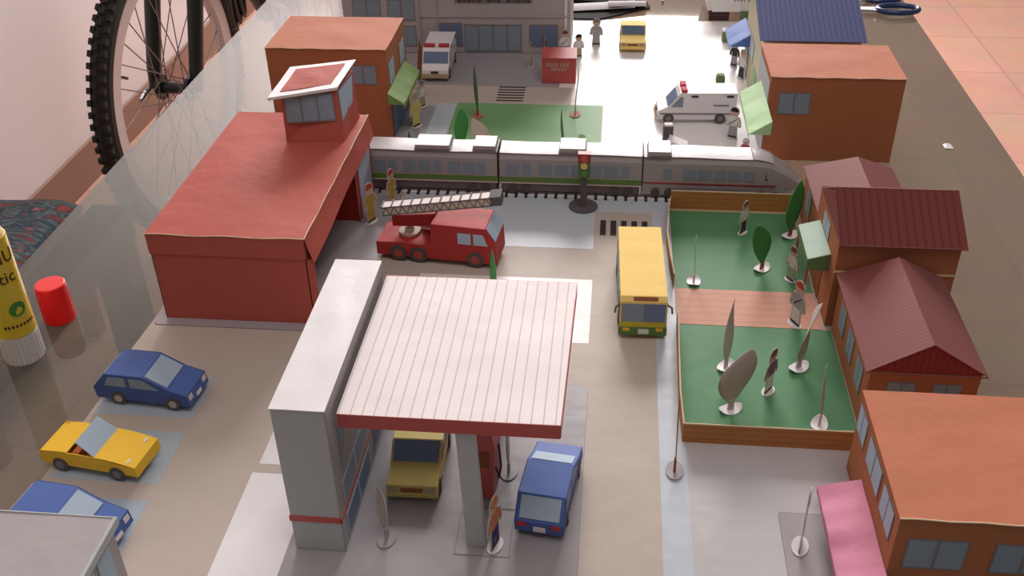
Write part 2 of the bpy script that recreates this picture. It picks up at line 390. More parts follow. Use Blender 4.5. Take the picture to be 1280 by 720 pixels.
MB().grid(lambda u, v: tuple(sd + e1 * (-130 + 260 * u) + e3 * ((v - .5) * (50 + 110 * u * u)) - up * 60 * (v - .5) ** 2 * 2), 10, 8, 18).build('saddle', 'black', bk, smooth=True)
hbp = head + up * 30
MB().tube([hbp - e3 * 290 + e1 * 40, hbp - e3 * 90, hbp + e3 * 90, hbp + e3 * 290 + e1 * 40], 14, 10).build('handlebar', 'black', bk)
ring = bb + e3 * 55
cr = MB()
for rr_, of in ((88, 0), (66, 8), (48, -8)): cr.tube([wp(ring, rr_, 2 * pi * i / 40, of) for i in range(40)], 6, 8, True)
for i in range(5): cr.cyl(ring, wp(ring, 86, 2 * pi * i / 5), 6, n=8)
cr.build('chainring', 'black', bk)
ar = MB().tube([ring + e3 * 15, ring + e3 * 22 - e1 * 140 + up * 100], 9, 8); ar.build('crank_arm', 'steel', bk)
pc = ring + e3 * 62 - e1 * 140 + up * 100
pd = MB()
for s in (-1, 1): pd.tube([pc + e1 * 32 * s - e3 * 38, pc + e1 * 32 * s + e3 * 38], 6, 6)
pd.tube([pc - e1 * 32 - e3 * 38, pc + e1 * 32 - e3 * 38], 6, 6); pd.tube([pc - e1 * 32 + e3 * 38, pc + e1 * 32 + e3 * 38], 6, 6); pd.tube([pc - e3 * 40, pc + e3 * 40], 8, 8)
pd.build('pedal', 'black', bk)
cb = MB()
for k_ in range(3):
    cb.tube([hub + e1 * (205 + 10 * k_) + up * (340 - (285 - 14 * k_) * (1 - ((i / 14) * 2 - 1) ** 2)) + e1 * (i / 14) * 55 + e3 * (52 + 9 * k_) for i in range(15)], 5.5, 8)
cb.build('brake_cables', 'black', bk)

# ================================================================== GROUND SHEETS
def rect(x0, x1, y0, y1, lvl, r=0):
    z1 = .25 + .12 * lvl
    mb = MB()
    if r:
        pts = []
        for cx, cy, a0 in ((x1 - r, y1 - r, 0), (x0 + r, y1 - r, 90), (x0 + r, y0 + r, 180), (x1 - r, y0 + r, 270)):
            for i in range(6): a = radians(a0 + 18 * i); pts.append((cx + r * cos(a), cy + r * sin(a)))
        mb.hexa([(x, y, z1 - .2) for x, y in pts], [(x, y, z1) for x, y in pts])
    else: mb.box(x0, x1, y0, y1, z1 - .2, z1)
    return mb
bs = thing('town_base_sheet', 'large printed paper sheet with roads and blocks lying on the glass table', 'paper sheet', -80, 700, 0, world=True)
def jag(b):
    pts = [(169, 240), (169, 1300), (-343, 1300), (-343, 830), (-345, 700), (-343, 610), (-346, 560), (-344, 510), (-347, 430), (-345, 340), (-347, 240)]
    b.hexa([(x, y, 0) for x, y in pts], [(x, y, .25) for x, y in pts])
b = MB(); jag(b); b.build('road_surface', 'road', bs)
def patch(name, m_, rects, lvl=1):
    q = MB()
    for r in rects:
        w = rect(*r, lvl); k = len(q.v); q.v += w.v; q.f += [[i + k for i in f] for f in w.f]
    return q.build(name, m_, bs)
patch('parking_bays', 'bay', [(-342, -272, 494, 537), (-342, -272, 432, 480), (-342, -272, 368, 418)])
patch('white_blocks', 'white', [(-214, -170, 455, 487), (-216, -170, 300, 447)])
patch('bright_block', 'cream', [(-150, -10, 597, 682)])
patch('green_verge', 'park', [(162, 168, 497, 626)])
patch('pale_blue_blocks', 'block', [(-186, -11, 729, 862), (-11, 39, 793, 862), (39, 56, 330, 862), (-190, -168, 919, 1021), (56, 170, 800, 862)])
patch('yard_blocks', 'yard', [(56, 165, 241, 497), (39, 56, 241, 330)])
patch('plaza_and_shade', 'mauve', [(-342, -190, 862, 1015), (-342, -60, 1072, 1299)])  # back strip is white floor, mauve paints the civic building's shadow
patch('glare_blocks', 'bright', [(-9, 165, 1124, 1299), (35, 165, 862, 1124), (-60, -9, 1072, 1299)])
patch('lit_back_road', 'litroad', [(-9, 35, 862, 1124), (-45, -9, 1024.5, 1072)])
patch('lawn', 'lawn', [(-168, -10, 917, 1024)])
zb = MB()
for i in range(5): zb.box(-6 + 9 * i, -1 + 9 * i, 752, 778, .3, .45)
zb.build('crosswalk_bars', 'line', bs)
zb = MB()
for i in range(6): zb.box(-127, -97, 1031 + 7.4 * i, 1034.2 + 7.4 * i, .3, .45)
zb.build('crosswalk_bars', 'line', bs)
def plate(name, r, m_, label, edge='greyline', th=0.35):
    x0, x1, y0, y1, rad = r
    t = thing(name, label, 'paper plate', (x0 + x1) / 2, (y0 + y1) / 2, .4, world=True)
    a = rect(x0 - .35, x1 + .35, y0 - .35, y1 + .35, 0, rad + .3); a.v = [(x, y, z + .38) for x, y, z in a.v]; a.build('border', edge, t)
    a = rect(x0, x1, y0, y1, 0, rad); a.v = [(x, y, z + .46) for x, y, z in a.v]; a.build('sheet', m_, t)
    return t
plate('station_plate', (-176, -9, 330, 547, 5), 'mauve', 'mauve paper plate with rounded corner under the petrol station')
plate('station_plate', (-341, -190, 597, 822, 3), 'mauve', 'grey paper plate under the red fire station')
plate('shop_plate', (108, 200, 300, 439, 2), 'mauve', 'small mauve paper plate beside the pink awning')

# ================================================================== BUILDINGS
def window(parent, pts, m_='glassp', mull=1, frame='greyline', nrm_out=.35):
    """printed window: dark border, panes; pts = bl, br, tr, tl in town mm"""
    P = [Vector(p) for p in pts]; n = (P[1] - P[0]).cross(P[3] - P[0]).normalized()
    f = MB().slab([p + n * .15 for p in P], .3).build('window', frame, parent)
    for i in range(mull + 1):
        a = (i + .06) / (mull + 1); b_ = (i + .94) / (mull + 1)
        q = [P[0].lerp(P[1], a), P[0].lerp(P[1], b_), P[3].lerp(P[2], b_), P[3].lerp(P[2], a)]
        lo = [q[0].lerp(q[3], .06), q[1].lerp(q[2], .06), q[1].lerp(q[2], .94), q[0].lerp(q[3], .94)]
        MB().slab([p + n * nrm_out for p in lo], .2).build('pane', m_, f)
    return f
def awning(parent, side, xw, xo, zt, zb, y0, y1, m_, under=None, seed=1):
    """shop awning on an x-facing wall"""
    R = random.Random(seed); ph = R.uniform(0, 6)
    def fn(u, v):
        y = y0 + (y1 - y0) * v; k = (.8 * sin(v * 12 + ph) + .25 * sin(v * 27)) * (.3 + .7 * u)
        return (xw + (xo - xw) * u, y, zt + (zb - zt) * u + k)
    a = MB().grid(fn, 6, 28, .35)
    for y in (y0, y1): a.slab([(xw, y, zt), (xo, y, zb), (xw, y, zb)], .35)
    a.slab([(xo, y0, zb), (xo, y1, zb), (xo, y1, zb - 4), (xo, y0, zb - 4)], .35)
    return a.build('awning', m_, parent)

# --- fire station
fs = thing('fire_station', 'red paper fire station with a lookout tower and open garage bay', 'paper building', -275, 710, .8, world=True)
X0, X1, Y0, Y1, H = -334, -217, 606, 819, 76
w = MB(); w.box(X0, X1, Y0, Y0 + .6, .8, H - 1); w.box(X0, X0 + .6, Y0, Y1, .8, H - 1); w.box(X0, X1, Y1 - .6, Y1, .8, H - 1)
w.box(X1 - .6, X1, Y0, 622, .8, H - 1); w.box(X1 - .6, X1, 760, 768, .8, H - 1); w.box(X1 - .6, X1, 812, Y1, .8, H - 1); w.box(X1 - .6, X1, 768, 812, 60, H - 1)
w.build('walls', 'red', fs)
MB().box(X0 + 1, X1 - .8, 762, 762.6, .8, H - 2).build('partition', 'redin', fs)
MB().box(X0 - .6, X1 + .6, Y0 - 1.4, Y0 - .1, 59, 75.6).build('front_fascia', 'red', fs, bevel=.3)
MB().grid(lambda u, v: (X1 + 1.1 + 5.0 * (1 - u) ** 1.3 * (1 - .5 * v) + .6 * sin(9 * v) * (1 - u), Y0 + (Y1 - Y0 + 1) * v, 56 + 20.5 * u), 6, 30, .5).build('side_fascia', 'red', fs)
wavy([(X0 - 1, Y0 - 1.5, H), (X1 + 1, Y0 - 1.5, H), (X1 + 1, Y1 + 1, H), (X0 - 1, Y1 + 1, H)], 1.4, 3, 20, 26, .5).build('roof', 'red', fs)
e = MB(); e.tube([(X1 + 1.3, Y0 - 1.5 + (Y1 - Y0 + 2) * i / 20, H + .4 + .4 * sin(i * 1.3)) for i in range(21)], .45, 6); e.tube([(X0 - 1 + (X1 - X0 + 2) * i / 14, Y0 - 1.7, H + .3 + .5 * sin(i * 1.1)) for i in range(15)], .4, 6)
e.build('roof_edge', 'rim', fs)
MB().slab([(X1 - .2, 768, 1), (X1 - .2, 812, 1), (X1 - .2, 812, 58), (X1 - .2, 768, 50)], .4, .5).build('garage_door', 'glassl', fs)
MB().hexa([(X1, 606.5, .8), (X1 + 4, 610, .8), (X1 + 4, 611, .8), (X1, 622, .8)], [(X1, 606.5, 57), (X1 + 4.5, 610, 57), (X1 + 4.5, 611, 57), (X1, 622, 57)]).build('corner_flap', 'red', fs)
MB().slab([(X1 + .5, 767, 1), (X1 + .5, 768.2, 1), (X1 + .5, 768.2, 50), (X1 + .5, 767, 50)], .5, .5).build('door_edge', 'pink', fs)
tb = [(-273, 760, H), (-224, 764, H), (-222, 814, H), (-273, 814, H)]; tt = [(-273, 762, 117), (-230, 778, 117), (-226, 822, 117), (-273, 816, 117)]
tw = MB().hexa(tb, tt).build('tower', 'red', fs, bevel=.3, label='lookout tower with band of windows')
def lerpq(q, u, v): 
    q = [Vector(p) for p in q]; return q[0].lerp(q[1], u).lerp(q[3].lerp(q[2], u), v)
ff = [tb[0], tb[1], tt[1], tt[0]]; rf = [tb[1], tb[2], tt[2], tt[1]]
for i in range(3): window(tw, [lerpq(ff, .05 + .29 * i, .42), lerpq(ff, .34 + .29 * i, .42), lerpq(ff, .34 + .29 * i, .97), lerpq(ff, .05 + .29 * i, .97)], 'glassp', 0)
window(tw, [lerpq(rf, .04, .35), lerpq(rf, .75, .45), lerpq(rf, .96, .97), lerpq(rf, .04, .97)], 'glassl', 0)
rc = [(-281, 753, 119), (-228, 776, 120), (-226, 836, 121), (-281, 820, 119)]
wavy(rc, .8, 5, 12, 12, .8).build('tower_roof', 'white', fs, label='white rimmed roof of the tower')
ins = [lerpq(rc, .13, .14), lerpq(rc, .87, .14), lerpq(rc, .87, .88), lerpq(rc, .13, .88)]
wavy([p + Vector((0, 0, .6)) for p in ins], .8, 5, 10, 10, .5).build('tower_roof_panel', 'red', fs, label='red panel inside the white rim')
MB().slab([Vector(rc[0]) + Vector((0, 0, -2)), Vector(rc[1]) + Vector((0, 0, -2)), Vector(rc[1]), Vector(rc[0])], .5).build('roof_lip', 'white', fs)

def orange_block(label, x0, x1, y0, y1, h, seed, b=None, roofm='orange'):
    t = thing('shop_building', label, 'paper building', (x0 + x1) / 2, (y0 + y1) / 2, .4, world=True)
    MB().box(x0, x1, y0, y1, .4, h - .4).build('walls', 'orange_shade', t, bevel=.3)
    wavy([(x0 - .5, y0 - .5, h), (x1 + .5, y0 - .5, h), (x1 + .5, y1 + .5, h), (x0 - .5, y1 + .5, h)], 1.3, seed, 16, 16, .5).build('roof', roofm, t)
    MB().tube([(x0 - .5 + (x1 - x0 + 1) * i / 14, y0 - .7, h + .3 + .35 * sin(i * 1.7 + seed)) for i in range(15)], .45, 6).build('roof_edge', 'rim', t)
    return t
# --- left orange shop with the green awning
ob = orange_block('orange paper shop with a green awning behind the fire station', -340, -220, 926, 1018, 96, 11)
window(ob, [(-258, 925.9, 60), (-231, 925.9, 60), (-231, 925.9, 80), (-258, 925.9, 80)], 'glassp', 1)
for y in (932, 985): window(ob, [(-219.9, y, 56), (-219.9, y + 24, 56), (-219.9, y + 24, 80), (-219.9, y, 80)], 'glassl', 1)
awning(ob, 1, -219.8, -204, 55, 44, 916, 1004, 'greenaw', seed=4)
MB().slab([(-219.8, 932, .6), (-219.8, 1005, .6), (-219.8, 1005, 38), (-219.8, 932, 38)], .3, .3).build('shop_front', 'glassd', ob)
# --- right orange shop with the pale green awning
orr = orange_block('orange paper shop with pale green awning in front of the blue roof', 146, 267, 906, 992, 85, 21)
window(orr, [(155, 905.9, 48), (184, 905.9, 48), (184, 905.9, 70), (155, 905.9, 70)], 'glassp', 1)
MB().slab([(145.8, 990, .6), (145.8, 910, .6), (145.8, 910, 78), (145.8, 990, 78)], .3, .3).build('shop_front', 'lav', orr, label='pale lavender shop front')
awning(orr, -1, 145.4, 126, 58, 45, 866, 962, 'paleaw', seed=9)
# --- near right orange shop with pink awning
ofr = orange_block('large orange paper shop with a pink awning, nearest on the right', 154.5, 270, 380, 481, 62, 31)
window(ofr, [(161, 379.9, 26), (192, 379.9, 26), (192, 379.9, 48), (161, 379.9, 48)], 'glassp', 1)
window(ofr, [(205, 379.9, 26), (236, 379.9, 26), (236, 379.9, 48), (205, 379.9, 48)], 'glassp', 1)
for y in (418, 388): window(ofr, [(154.4, y + 24 + (8 if y > 400 else 0), 36), (154.4, y, 36), (154.4, y, 56), (154.4, y + 24 + (8 if y > 400 else 0), 56)], 'glassl', 1)
window(ofr, [(154.4, 478, 36), (154.4, 458, 36), (154.4, 458, 56), (154.4, 478, 56)], 'glassl', 1)
awning(ofr, -1, 154.2, 130, 22, 15, 366, 448, 'pink', seed=14)
MB().slab([(154.3, 445, 1), (154.3, 385, 1), (154.3, 385, 15), (154.3, 445, 15)], .3, .3).build('shop_front', 'glassd', ofr)
# --- blue roofed shop
br_ = thing('blue_roof_shop', 'paper shop with ribbed blue roof at the back right', 'paper building', 200, 1080, .4, world=True)
MB().box(150, 246, 1008, 1150, .4, 84).build('walls', 'ochre', br_)
MB().slab([(150, 1008, 84), (150, 1150, 84), (150, 1079, 107)], .6).build('gable', 'ochre', br_)
MB().slab([(246, 1008, 84), (246, 1150, 84), (246, 1079, 107)], .6).build('gable', 'ochre', br_)
MB().slab([(145, 1001, 84.5), (250, 1001, 84.5), (250, 1079, 109), (145, 1079, 109)], .6).build('front_roof', 'blueroof', br_)
MB().slab([(145, 1157, 84.5), (250, 1157, 84.5), (250, 1079, 109), (145, 1079, 109)], .6).build('back_roof', 'blueroof', br_)
awning(br_, -1, 149.8, 128, 52, 38, 1108, 1165, 'blueaw', seed=2)
MB().slab([(149.8, 1060, 1), (149.8, 1030, 1), (149.8, 1030, 36), (149.8, 1060, 36)], .3, .3).build('door', 'lawn', br_, label='green door')
window(br_, [(149.8, 1100, 34), (149.8, 1070, 34), (149.8, 1070, 56), (149.8, 1100, 56)], 'glassl', 1)
MB().slab([(149.8, 1145, 1), (149.8, 1112, 1), (149.8, 1112, 30), (149.8, 1145, 30)], .3, .3).build('shop_front', 'glassl', br_)
# --- school / civic building
sc = thing('civic_building', 'long grey paper building with blue glass doors at the back', 'paper building', -190, 1200, .8, world=True)
ya, yb = 1167, 1177
def fy(x): return ya + (yb - ya) * (x + 325) / 272
MB().hexa([(-325, ya, .8), (-53, yb, .8), (-53, 1260, .8), (-325, 1250, .8)], [(-325, ya, 136), (-53, yb, 136), (-53, 1260, 136), (-325, 1250, 136)]).build('walls', 'greyp', sc, bevel=.4)  # upper walls, out of view, made taller to shade the left blocks
MB().hexa([(-327, ya - 2, 136), (-51, yb - 2, 136), (-51, 1262, 136), (-327, 1252, 136)], [(-327, ya - 2, 138), (-51, yb - 2, 138), (-51, 1262, 138), (-327, 1252, 138)]).build('roof', 'greyp', sc)
def scw(x0, x1, z0, z1, m_, mull):
    window(sc, [(x0, fy(x0) - .1, z0), (x1, fy(x1) - .1, z0), (x1, fy(x1) - .1, z1), (x0, fy(x0) - .1, z1)], m_, mull)
scw(-180, -111, 2, 36, 'glassp', 3)
for a in ((-212, -182, 8, 38, 'glassd', 1), (-102, -68, 8, 36, 'glassd', 1), (-313, -279, 40, 66, 'glassp', 1), (-271, -238, 40, 66, 'glassp', 1), (-313, -279, 8, 34, 'glassp', 1), (-271, -238, 8, 34, 'glassp', 1), (-313, -279, 80, 108, 'glassp', 1), (-271, -238, 80, 108, 'glassp', 1), (-212, -182, 80, 108, 'glassp', 1), (-160, -125, 80, 108, 'glassp', 1), (-102, -68, 80, 108, 'glassp', 1)): scw(*a)
for x in (-234, -213, -60): MB().slab([(x, fy(x), 1), (x + 3, fy(x + 3), 1), (x + 3, fy(x + 3), 135), (x, fy(x), 135)], .8, .4).build('pilaster', 'mauve' if x != -60 else 'white', sc)
MB().slab([(-234, fy(-234), 45), (-53, fy(-53), 45), (-53, fy(-53), 47), (-234, fy(-234), 47)], 1.6, .6).build('ledge', 'greyp', sc)
MB().slab([(-190, fy(-190), 62), (-98, fy(-98), 62), (-98, fy(-98), 76), (-190, fy(-190), 76)], .8, .4).build('sign_board', 'greyline', sc)
lt = MB(); R = random.Random(3)
for i in range(15):
    x = -186 + i * 5.8
    if i in (5, 9): continue
    lt.box(x, x + 1, fy(x) - 1.5, fy(x) - .6, 63.5, 72); lt.box(x + 2.8, x + 3.8, fy(x) - 1.5, fy(x) - .6, 63.5, 72); lt.box(x, x + 3.8, fy(x) - 1.5, fy(x) - .6, (63.5, 67)[i % 2], (64.6, 68)[i % 2])
lt.build('sign_letters', 'line', sc)

# --- farmhouse with three roofs
fh = thing('farmhouse', 'brown paper farmhouse with dark red ribbed roofs beside the green park', 'paper building', 205, 660, .4, world=True)
def wing(y0, y1, x0=168.5, x1=236, he=49, hr=71, ry0=0, ry1=0):
    MB().box(x0, x1, y0, y1, .4, he).build('wing_walls', 'orange_shade', fh, bevel=.3)
    xm = (x0 + x1) / 2
    for yy, ry in ((y0 - 1, y0 - 1 + ry0), (y1 + 1, y1 + 1 - ry1)): MB().slab([(x0 - 1, yy, he), (x1 + 1, yy, he), (xm, ry, hr - .6)], .5).build('gable', 'gable', fh)
    MB().slab([(x0 - 3, y0 - 2, he - 1), (xm, y0 - 2 + ry0, hr), (xm, y1 + 2 - ry1, hr), (x0 - 3, y1 + 2, he - 1)], .6).build('roof_slope', 'housel', fh)
    MB().slab([(xm, y0 - 2 + ry0, hr), (x1 + 3, y0 - 2, he - 1), (x1 + 3, y1 + 2, he - 1), (xm, y1 + 2 - ry1, hr)], .6).build('roof_slope', 'housep', fh)
    ed = MB(); ed.tube([(x0 - 3, y0 - 2.2, he - 1), (x0 - 3, y1 + 2, he - 1)], .5, 6); ed.tube([(x0 - 3, y0 - 2.3, he - 1), (x1 + 3, y0 - 2.3, he - 1)], .5, 6); ed.build('eave_edge', 'housep', fh)
wing(519, 628, ry1=12); wing(716, 797, ry1=26)
bx0, bx1, by0, by1 = 164, 248, 632, 714
MB().box(bx0, bx1, by0, by1, .4, 73).build('main_walls', 'orange_shade', fh, bevel=.3)
ym = (by0 + by1) / 2
for x in (bx0, bx1): MB().slab([(x, by0, 73), (x, by1, 73), (x, ym, 93)], .5).build('gable', 'housep', fh)
MB().slab([(bx0, by0 - 3, 72.5), (bx1 + 3, by0 - 3, 72.5), (bx1 + 3, ym, 95), (bx0, ym, 95)], .6).build('main_roof', 'houser', fh)
MB().slab([(bx0, by1 + 3, 72.5), (bx1 + 3, by1 + 3, 72.5), (bx1 + 3, ym, 95), (bx0, ym, 95)], .6).build('main_roof', 'houser', fh)
ed = MB(); ed.tube([(bx0, by0 - 3.2, 72.5), (bx1 + 3, by0 - 3.2, 72.5)], .55, 6); ed.tube([(bx0, ym, 95.2), (bx1 + 3, ym, 95.2)], .5, 6); ed.tube([(bx0 - .2, by0 - 3, 72.5), (bx0 - .2, ym, 95)], .5, 6); ed.build('roof_edge', 'housep', fh)
MB().box(bx0 - .3, bx0 + 20, by0 - .6, by0, 48, 49.5).build('wall_ledge', 'rim', fh)
MB().box(bx1 - 14, bx1 + .3, by0 - .6, by0, 48, 49.5).build('wall_ledge', 'rim', fh)
pr = MB().slab([(164, 650, 52), (164, 700, 52), (148, 700, 47), (148, 650, 47)], .6).build('porch_roof', 'porch', fh, label='pale green porch roof')
MB().slab([(148, 649.6, 47), (164, 649.6, 52), (164, 649.6, 38), (148, 649.6, 38)], .5).build('porch_fascia', 'porchd', fh)
MB().slab([(148, 650, 47), (148, 700, 47), (148, 700, 40), (148, 650, 40)], .5).build('porch_fascia', 'porchd', fh)
for y in (651, 698): MB().box(148.2, 150, y, y + 1.6, .4, 47).build('porch_post', 'orange_shade', fh)
for y in (603, 573, 542): window(fh, [(168.4, y + 9, 16), (168.4, y - 9, 16), (168.4, y - 9, 38), (168.4, y + 9, 38)], 'glassp', 1)
for x in (180, 208): window(fh, [(x, 518.9, 22), (x + 18, 518.9, 22), (x + 18, 518.9, 40), (x, 518.9, 40)], 'glassp', 1)
window(fh, [(163.9, 690, 54), (163.9, 665, 54), (163.9, 665, 68), (163.9, 690, 68)], 'glassl', 1)
MB().slab([(163.9, 690, .6), (163.9, 668, .6), (163.9, 668, 34), (163.9, 690, 34)], .3, .2).build('door', 'trunk', fh)
window(fh, [(168.4, 780, 16), (168.4, 760, 16), (168.4, 760, 38), (168.4, 780, 38)], 'glassp', 1)

# --- petrol station
gs = thing('petrol_station', 'white paper petrol station with striped red edged canopy', 'paper building', -90, 460, .8, world=True)
gx0, gx1, gy0, gy1, gh = -171, -142, 388, 533, 106
MB().box(gx0, gx1, gy0, gy1, .8, gh).build('kiosk_walls', 'concrete', gs, bevel=.4)
wavy([(gx0 - .5, gy0 - .5, gh + .3), (gx1 + .5, gy0 - .5, gh + .3), (gx1 + .5, gy1 + .5, gh + .3), (gx0 - .5, gy1 + .5, gh + .3)], .9, 8, 8, 20, .5).build('kiosk_roof', 'white', gs)
MB().slab([(gx1, gy0, 1), (gx1, gy1, 1), (gx1, gy1, gh - 1), (gx1, gy0, gh - 1)], .3, .3).build('kiosk_side', 'train', gs)
MB().box(gx0 - .5, gx1 + .7, gy0 - .6, gy0, 24, 28).build('red_band', 'redline', gs)
MB().box(gx1 + .1, gx1 + .8, gy0 - .6, gy1, 24, 26.5).build('red_band', 'redline', gs)
window(gs, [(gx1 + .5, 398, 4), (gx1 + .5, 455, 4), (gx1 + .5, 455, 21), (gx1 + .5, 398, 21)], 'glassd', 1, 'glassl')
window(gs, [(gx1 + .5, 468, 4), (gx1 + .5, 528, 4), (gx1 + .5, 528, 60), (gx1 + .5, 468, 60)], 'glassd', 2, 'glassl')
MB().slab([(gx1 + .5, 402, 52), (gx1 + .5, 424, 88), (gx1 + .5, 402, 88)], .3, .2).build('side_window', 'glassp', gs)
window(gs, [(gx1 + .5, 398, 29.5), (gx1 + .5, 455, 29.5), (gx1 + .5, 455, 46), (gx1 + .5, 398, 46)], 'glassp', 1, 'glassl')
cx0, cx1, cy0, cy1, ch = -138.5, -20, 397, 531, 97
cn = wavy([(cx0, cy0, ch), (cx1, cy0, ch), (cx1 + 2.5, cy1, ch), (cx0, cy1, ch)], 1.0, 17, 24, 24, .5).build('canopy_top', 'canopy', gs)
ct = MB(); ct.box(cx0, cx1, cy0 - .4, cy0 + .3, ch - 9, ch + .2); ct.box(cx0, cx1 + 2.5, cy1 - .3, cy1 + .4, ch - 9, ch + .2)
ct.hexa([(cx1 - .3, cy0, ch - 9), (cx1 + .4, cy0, ch - 9), (cx1 + 2.9, cy1, ch - 9), (cx1 + 2.2, cy1, ch - 9)], [(cx1 - .3, cy0, ch + .2), (cx1 + .4, cy0, ch + .2), (cx1 + 2.9, cy1, ch + .2), (cx1 + 2.2, cy1, ch + .2)])
ct.build('canopy_fascia', 'redline', gs, label='red canopy fascia')
MB().box(cx0, cx1, cy0 + .5, cy1 - .5, ch - 8.6, ch - 8).build('canopy_soffit', 'white', gs)
for y in (397.5, 505): MB().hexa([(-73, y, .8), (-62, y, .8), (-62, y + 7, .8), (-73, y + 7, .8)], [(-76, y + 1, ch - 8), (-66, y + 1, ch - 8), (-66, y + 8, ch - 8), (-76, y + 8, ch - 8)]).build('pillar', 'concrete', gs, bevel=.3)
o_ = MB(); 
for a in ((-80, -48, 391, 391.5), (-80, -48, 428, 428.5)): o_.box(a[0], a[1], a[2], a[3], .85, .95)
for x in (-80, -48.5): o_.box(x, x + .5, 391, 428.5, .85, .95)
o_.build('pump_island_outline', 'greyline', gs)

# petrol pump
pu = thing('petrol_pump', 'red paper petrol pump behind the canopy pillar', 'petrol pump', -68, 447, .8, rot=-4)
MB().prism([(-7, .2), (7, .2), (7, 22), (9, 40), (7, 53), (-7, 53), (-9, 40), (-7, 22)], -11, 11).build('pump_body', 'redline', pu, world=False, bevel=.3)
MB().box(-5, 5, -11.6, -11, 26, 38).build('dial_panel', 'trunk', pu, world=False)
MB().tube([(7.6, -4, 20), (9.5, -4, 12), (10, 0, 18), (8.6, 2, 34)], .7, 6).build('hose', 'dark', pu, world=False)

# --- grey building, bottom left
gb = thing('grey_building', 'grey paper building with raised rim cut off at the bottom left corner', 'paper building', -288, 300, .3, world=True)
qx0, qx1, qy0, qy1, qh = -338, -243, 225, 341, 68
MB().box(qx0 + 2, qx1 - 2, qy0 + 2, qy1 - 2, .3, qh).build('walls', 'greyp', gb)
wavy([(qx0, qy0, qh + .3), (qx1, qy0, qh + .3), (qx1, qy1, qh + .3), (qx0, qy1, qh + .3)], 1, 41, 12, 12, .5).build('roof', 'greyp', gb)
rm = MB(); rm.box(qx1 - 1, qx1 + 1, qy0, qy1 + 1, qh - 4, qh + 1.2); rm.box(qx0, qx1, qy1, qy1 + 1, qh - 4, qh + 1.0); rm.build('roof_rim', 'concrete', gb, bevel=.3)
for i in range(6): MB().slab([(qx1 - 1.9, qy0 + 8 + 17 * i, 6), (qx1 - 1.9, qy0 + 21 + 17 * i, 6), (qx1 - 1.9, qy0 + 21 + 17 * i, 60), (qx1 - 1.9, qy0 + 8 + 17 * i, 60)], .4, .3).build('window', 'glassl', gb)

# ================================================================== PARK
pk = thing('park', 'green paper park in two lawns with a pink path inside a brown fence', 'park', 108, 650, .2, world=True)
px0, px1 = 55, 162
for y0, y1 in ((497, 626), (674, 799)):
    MB().grid(lambda u, v: (px0 + (162 - px0) * u, y0 + (y1 - y0) * v, .75 + .5 * sin(5 * u + v) * sin(pi * v)), 12, 12, .3).build('lawn', 'park', pk)
MB().box(px0, px1, 626, 674, .3, 1.1).build('path', 'path', pk, label='pink path')
def fence(pts, h, name='fence'):
    a = MB(); e = MB()
    for (xa, ya_), (xb, yb_) in zip(pts, pts[1:]):
        a.slab([(xa, ya_, .3), (xb, yb_, .3), (xb, yb_, h), (xa, ya_, h)], .6); e.tube([(xa, ya_, h), (xb, yb_, h)], .55, 6)
    f = a.build(name, 'wood', pk); e.build('top_edge', 'rim', f); return f
fence([(px0, 800), (164, 800)], 20, 'back_fence')
fence([(px0 - 1, 496.5), (160, 496.5)], 16, 'front_fence')
fence([(px0 - 1, 674), (px0 - 3, 700), (px0 - 4.5, 740), (px0 - 2, 780), (px0, 800)], 14, 'side_fence')
fence([(px0 - 1, 497), (px0 - 2, 530), (px0 - 1, 580), (px0, 626)], 15, 'side_fence')
MB().box(px0, px0 + 107, 798.2, 799.2, .5, 2.2).build('kerb', 'rim', pk)

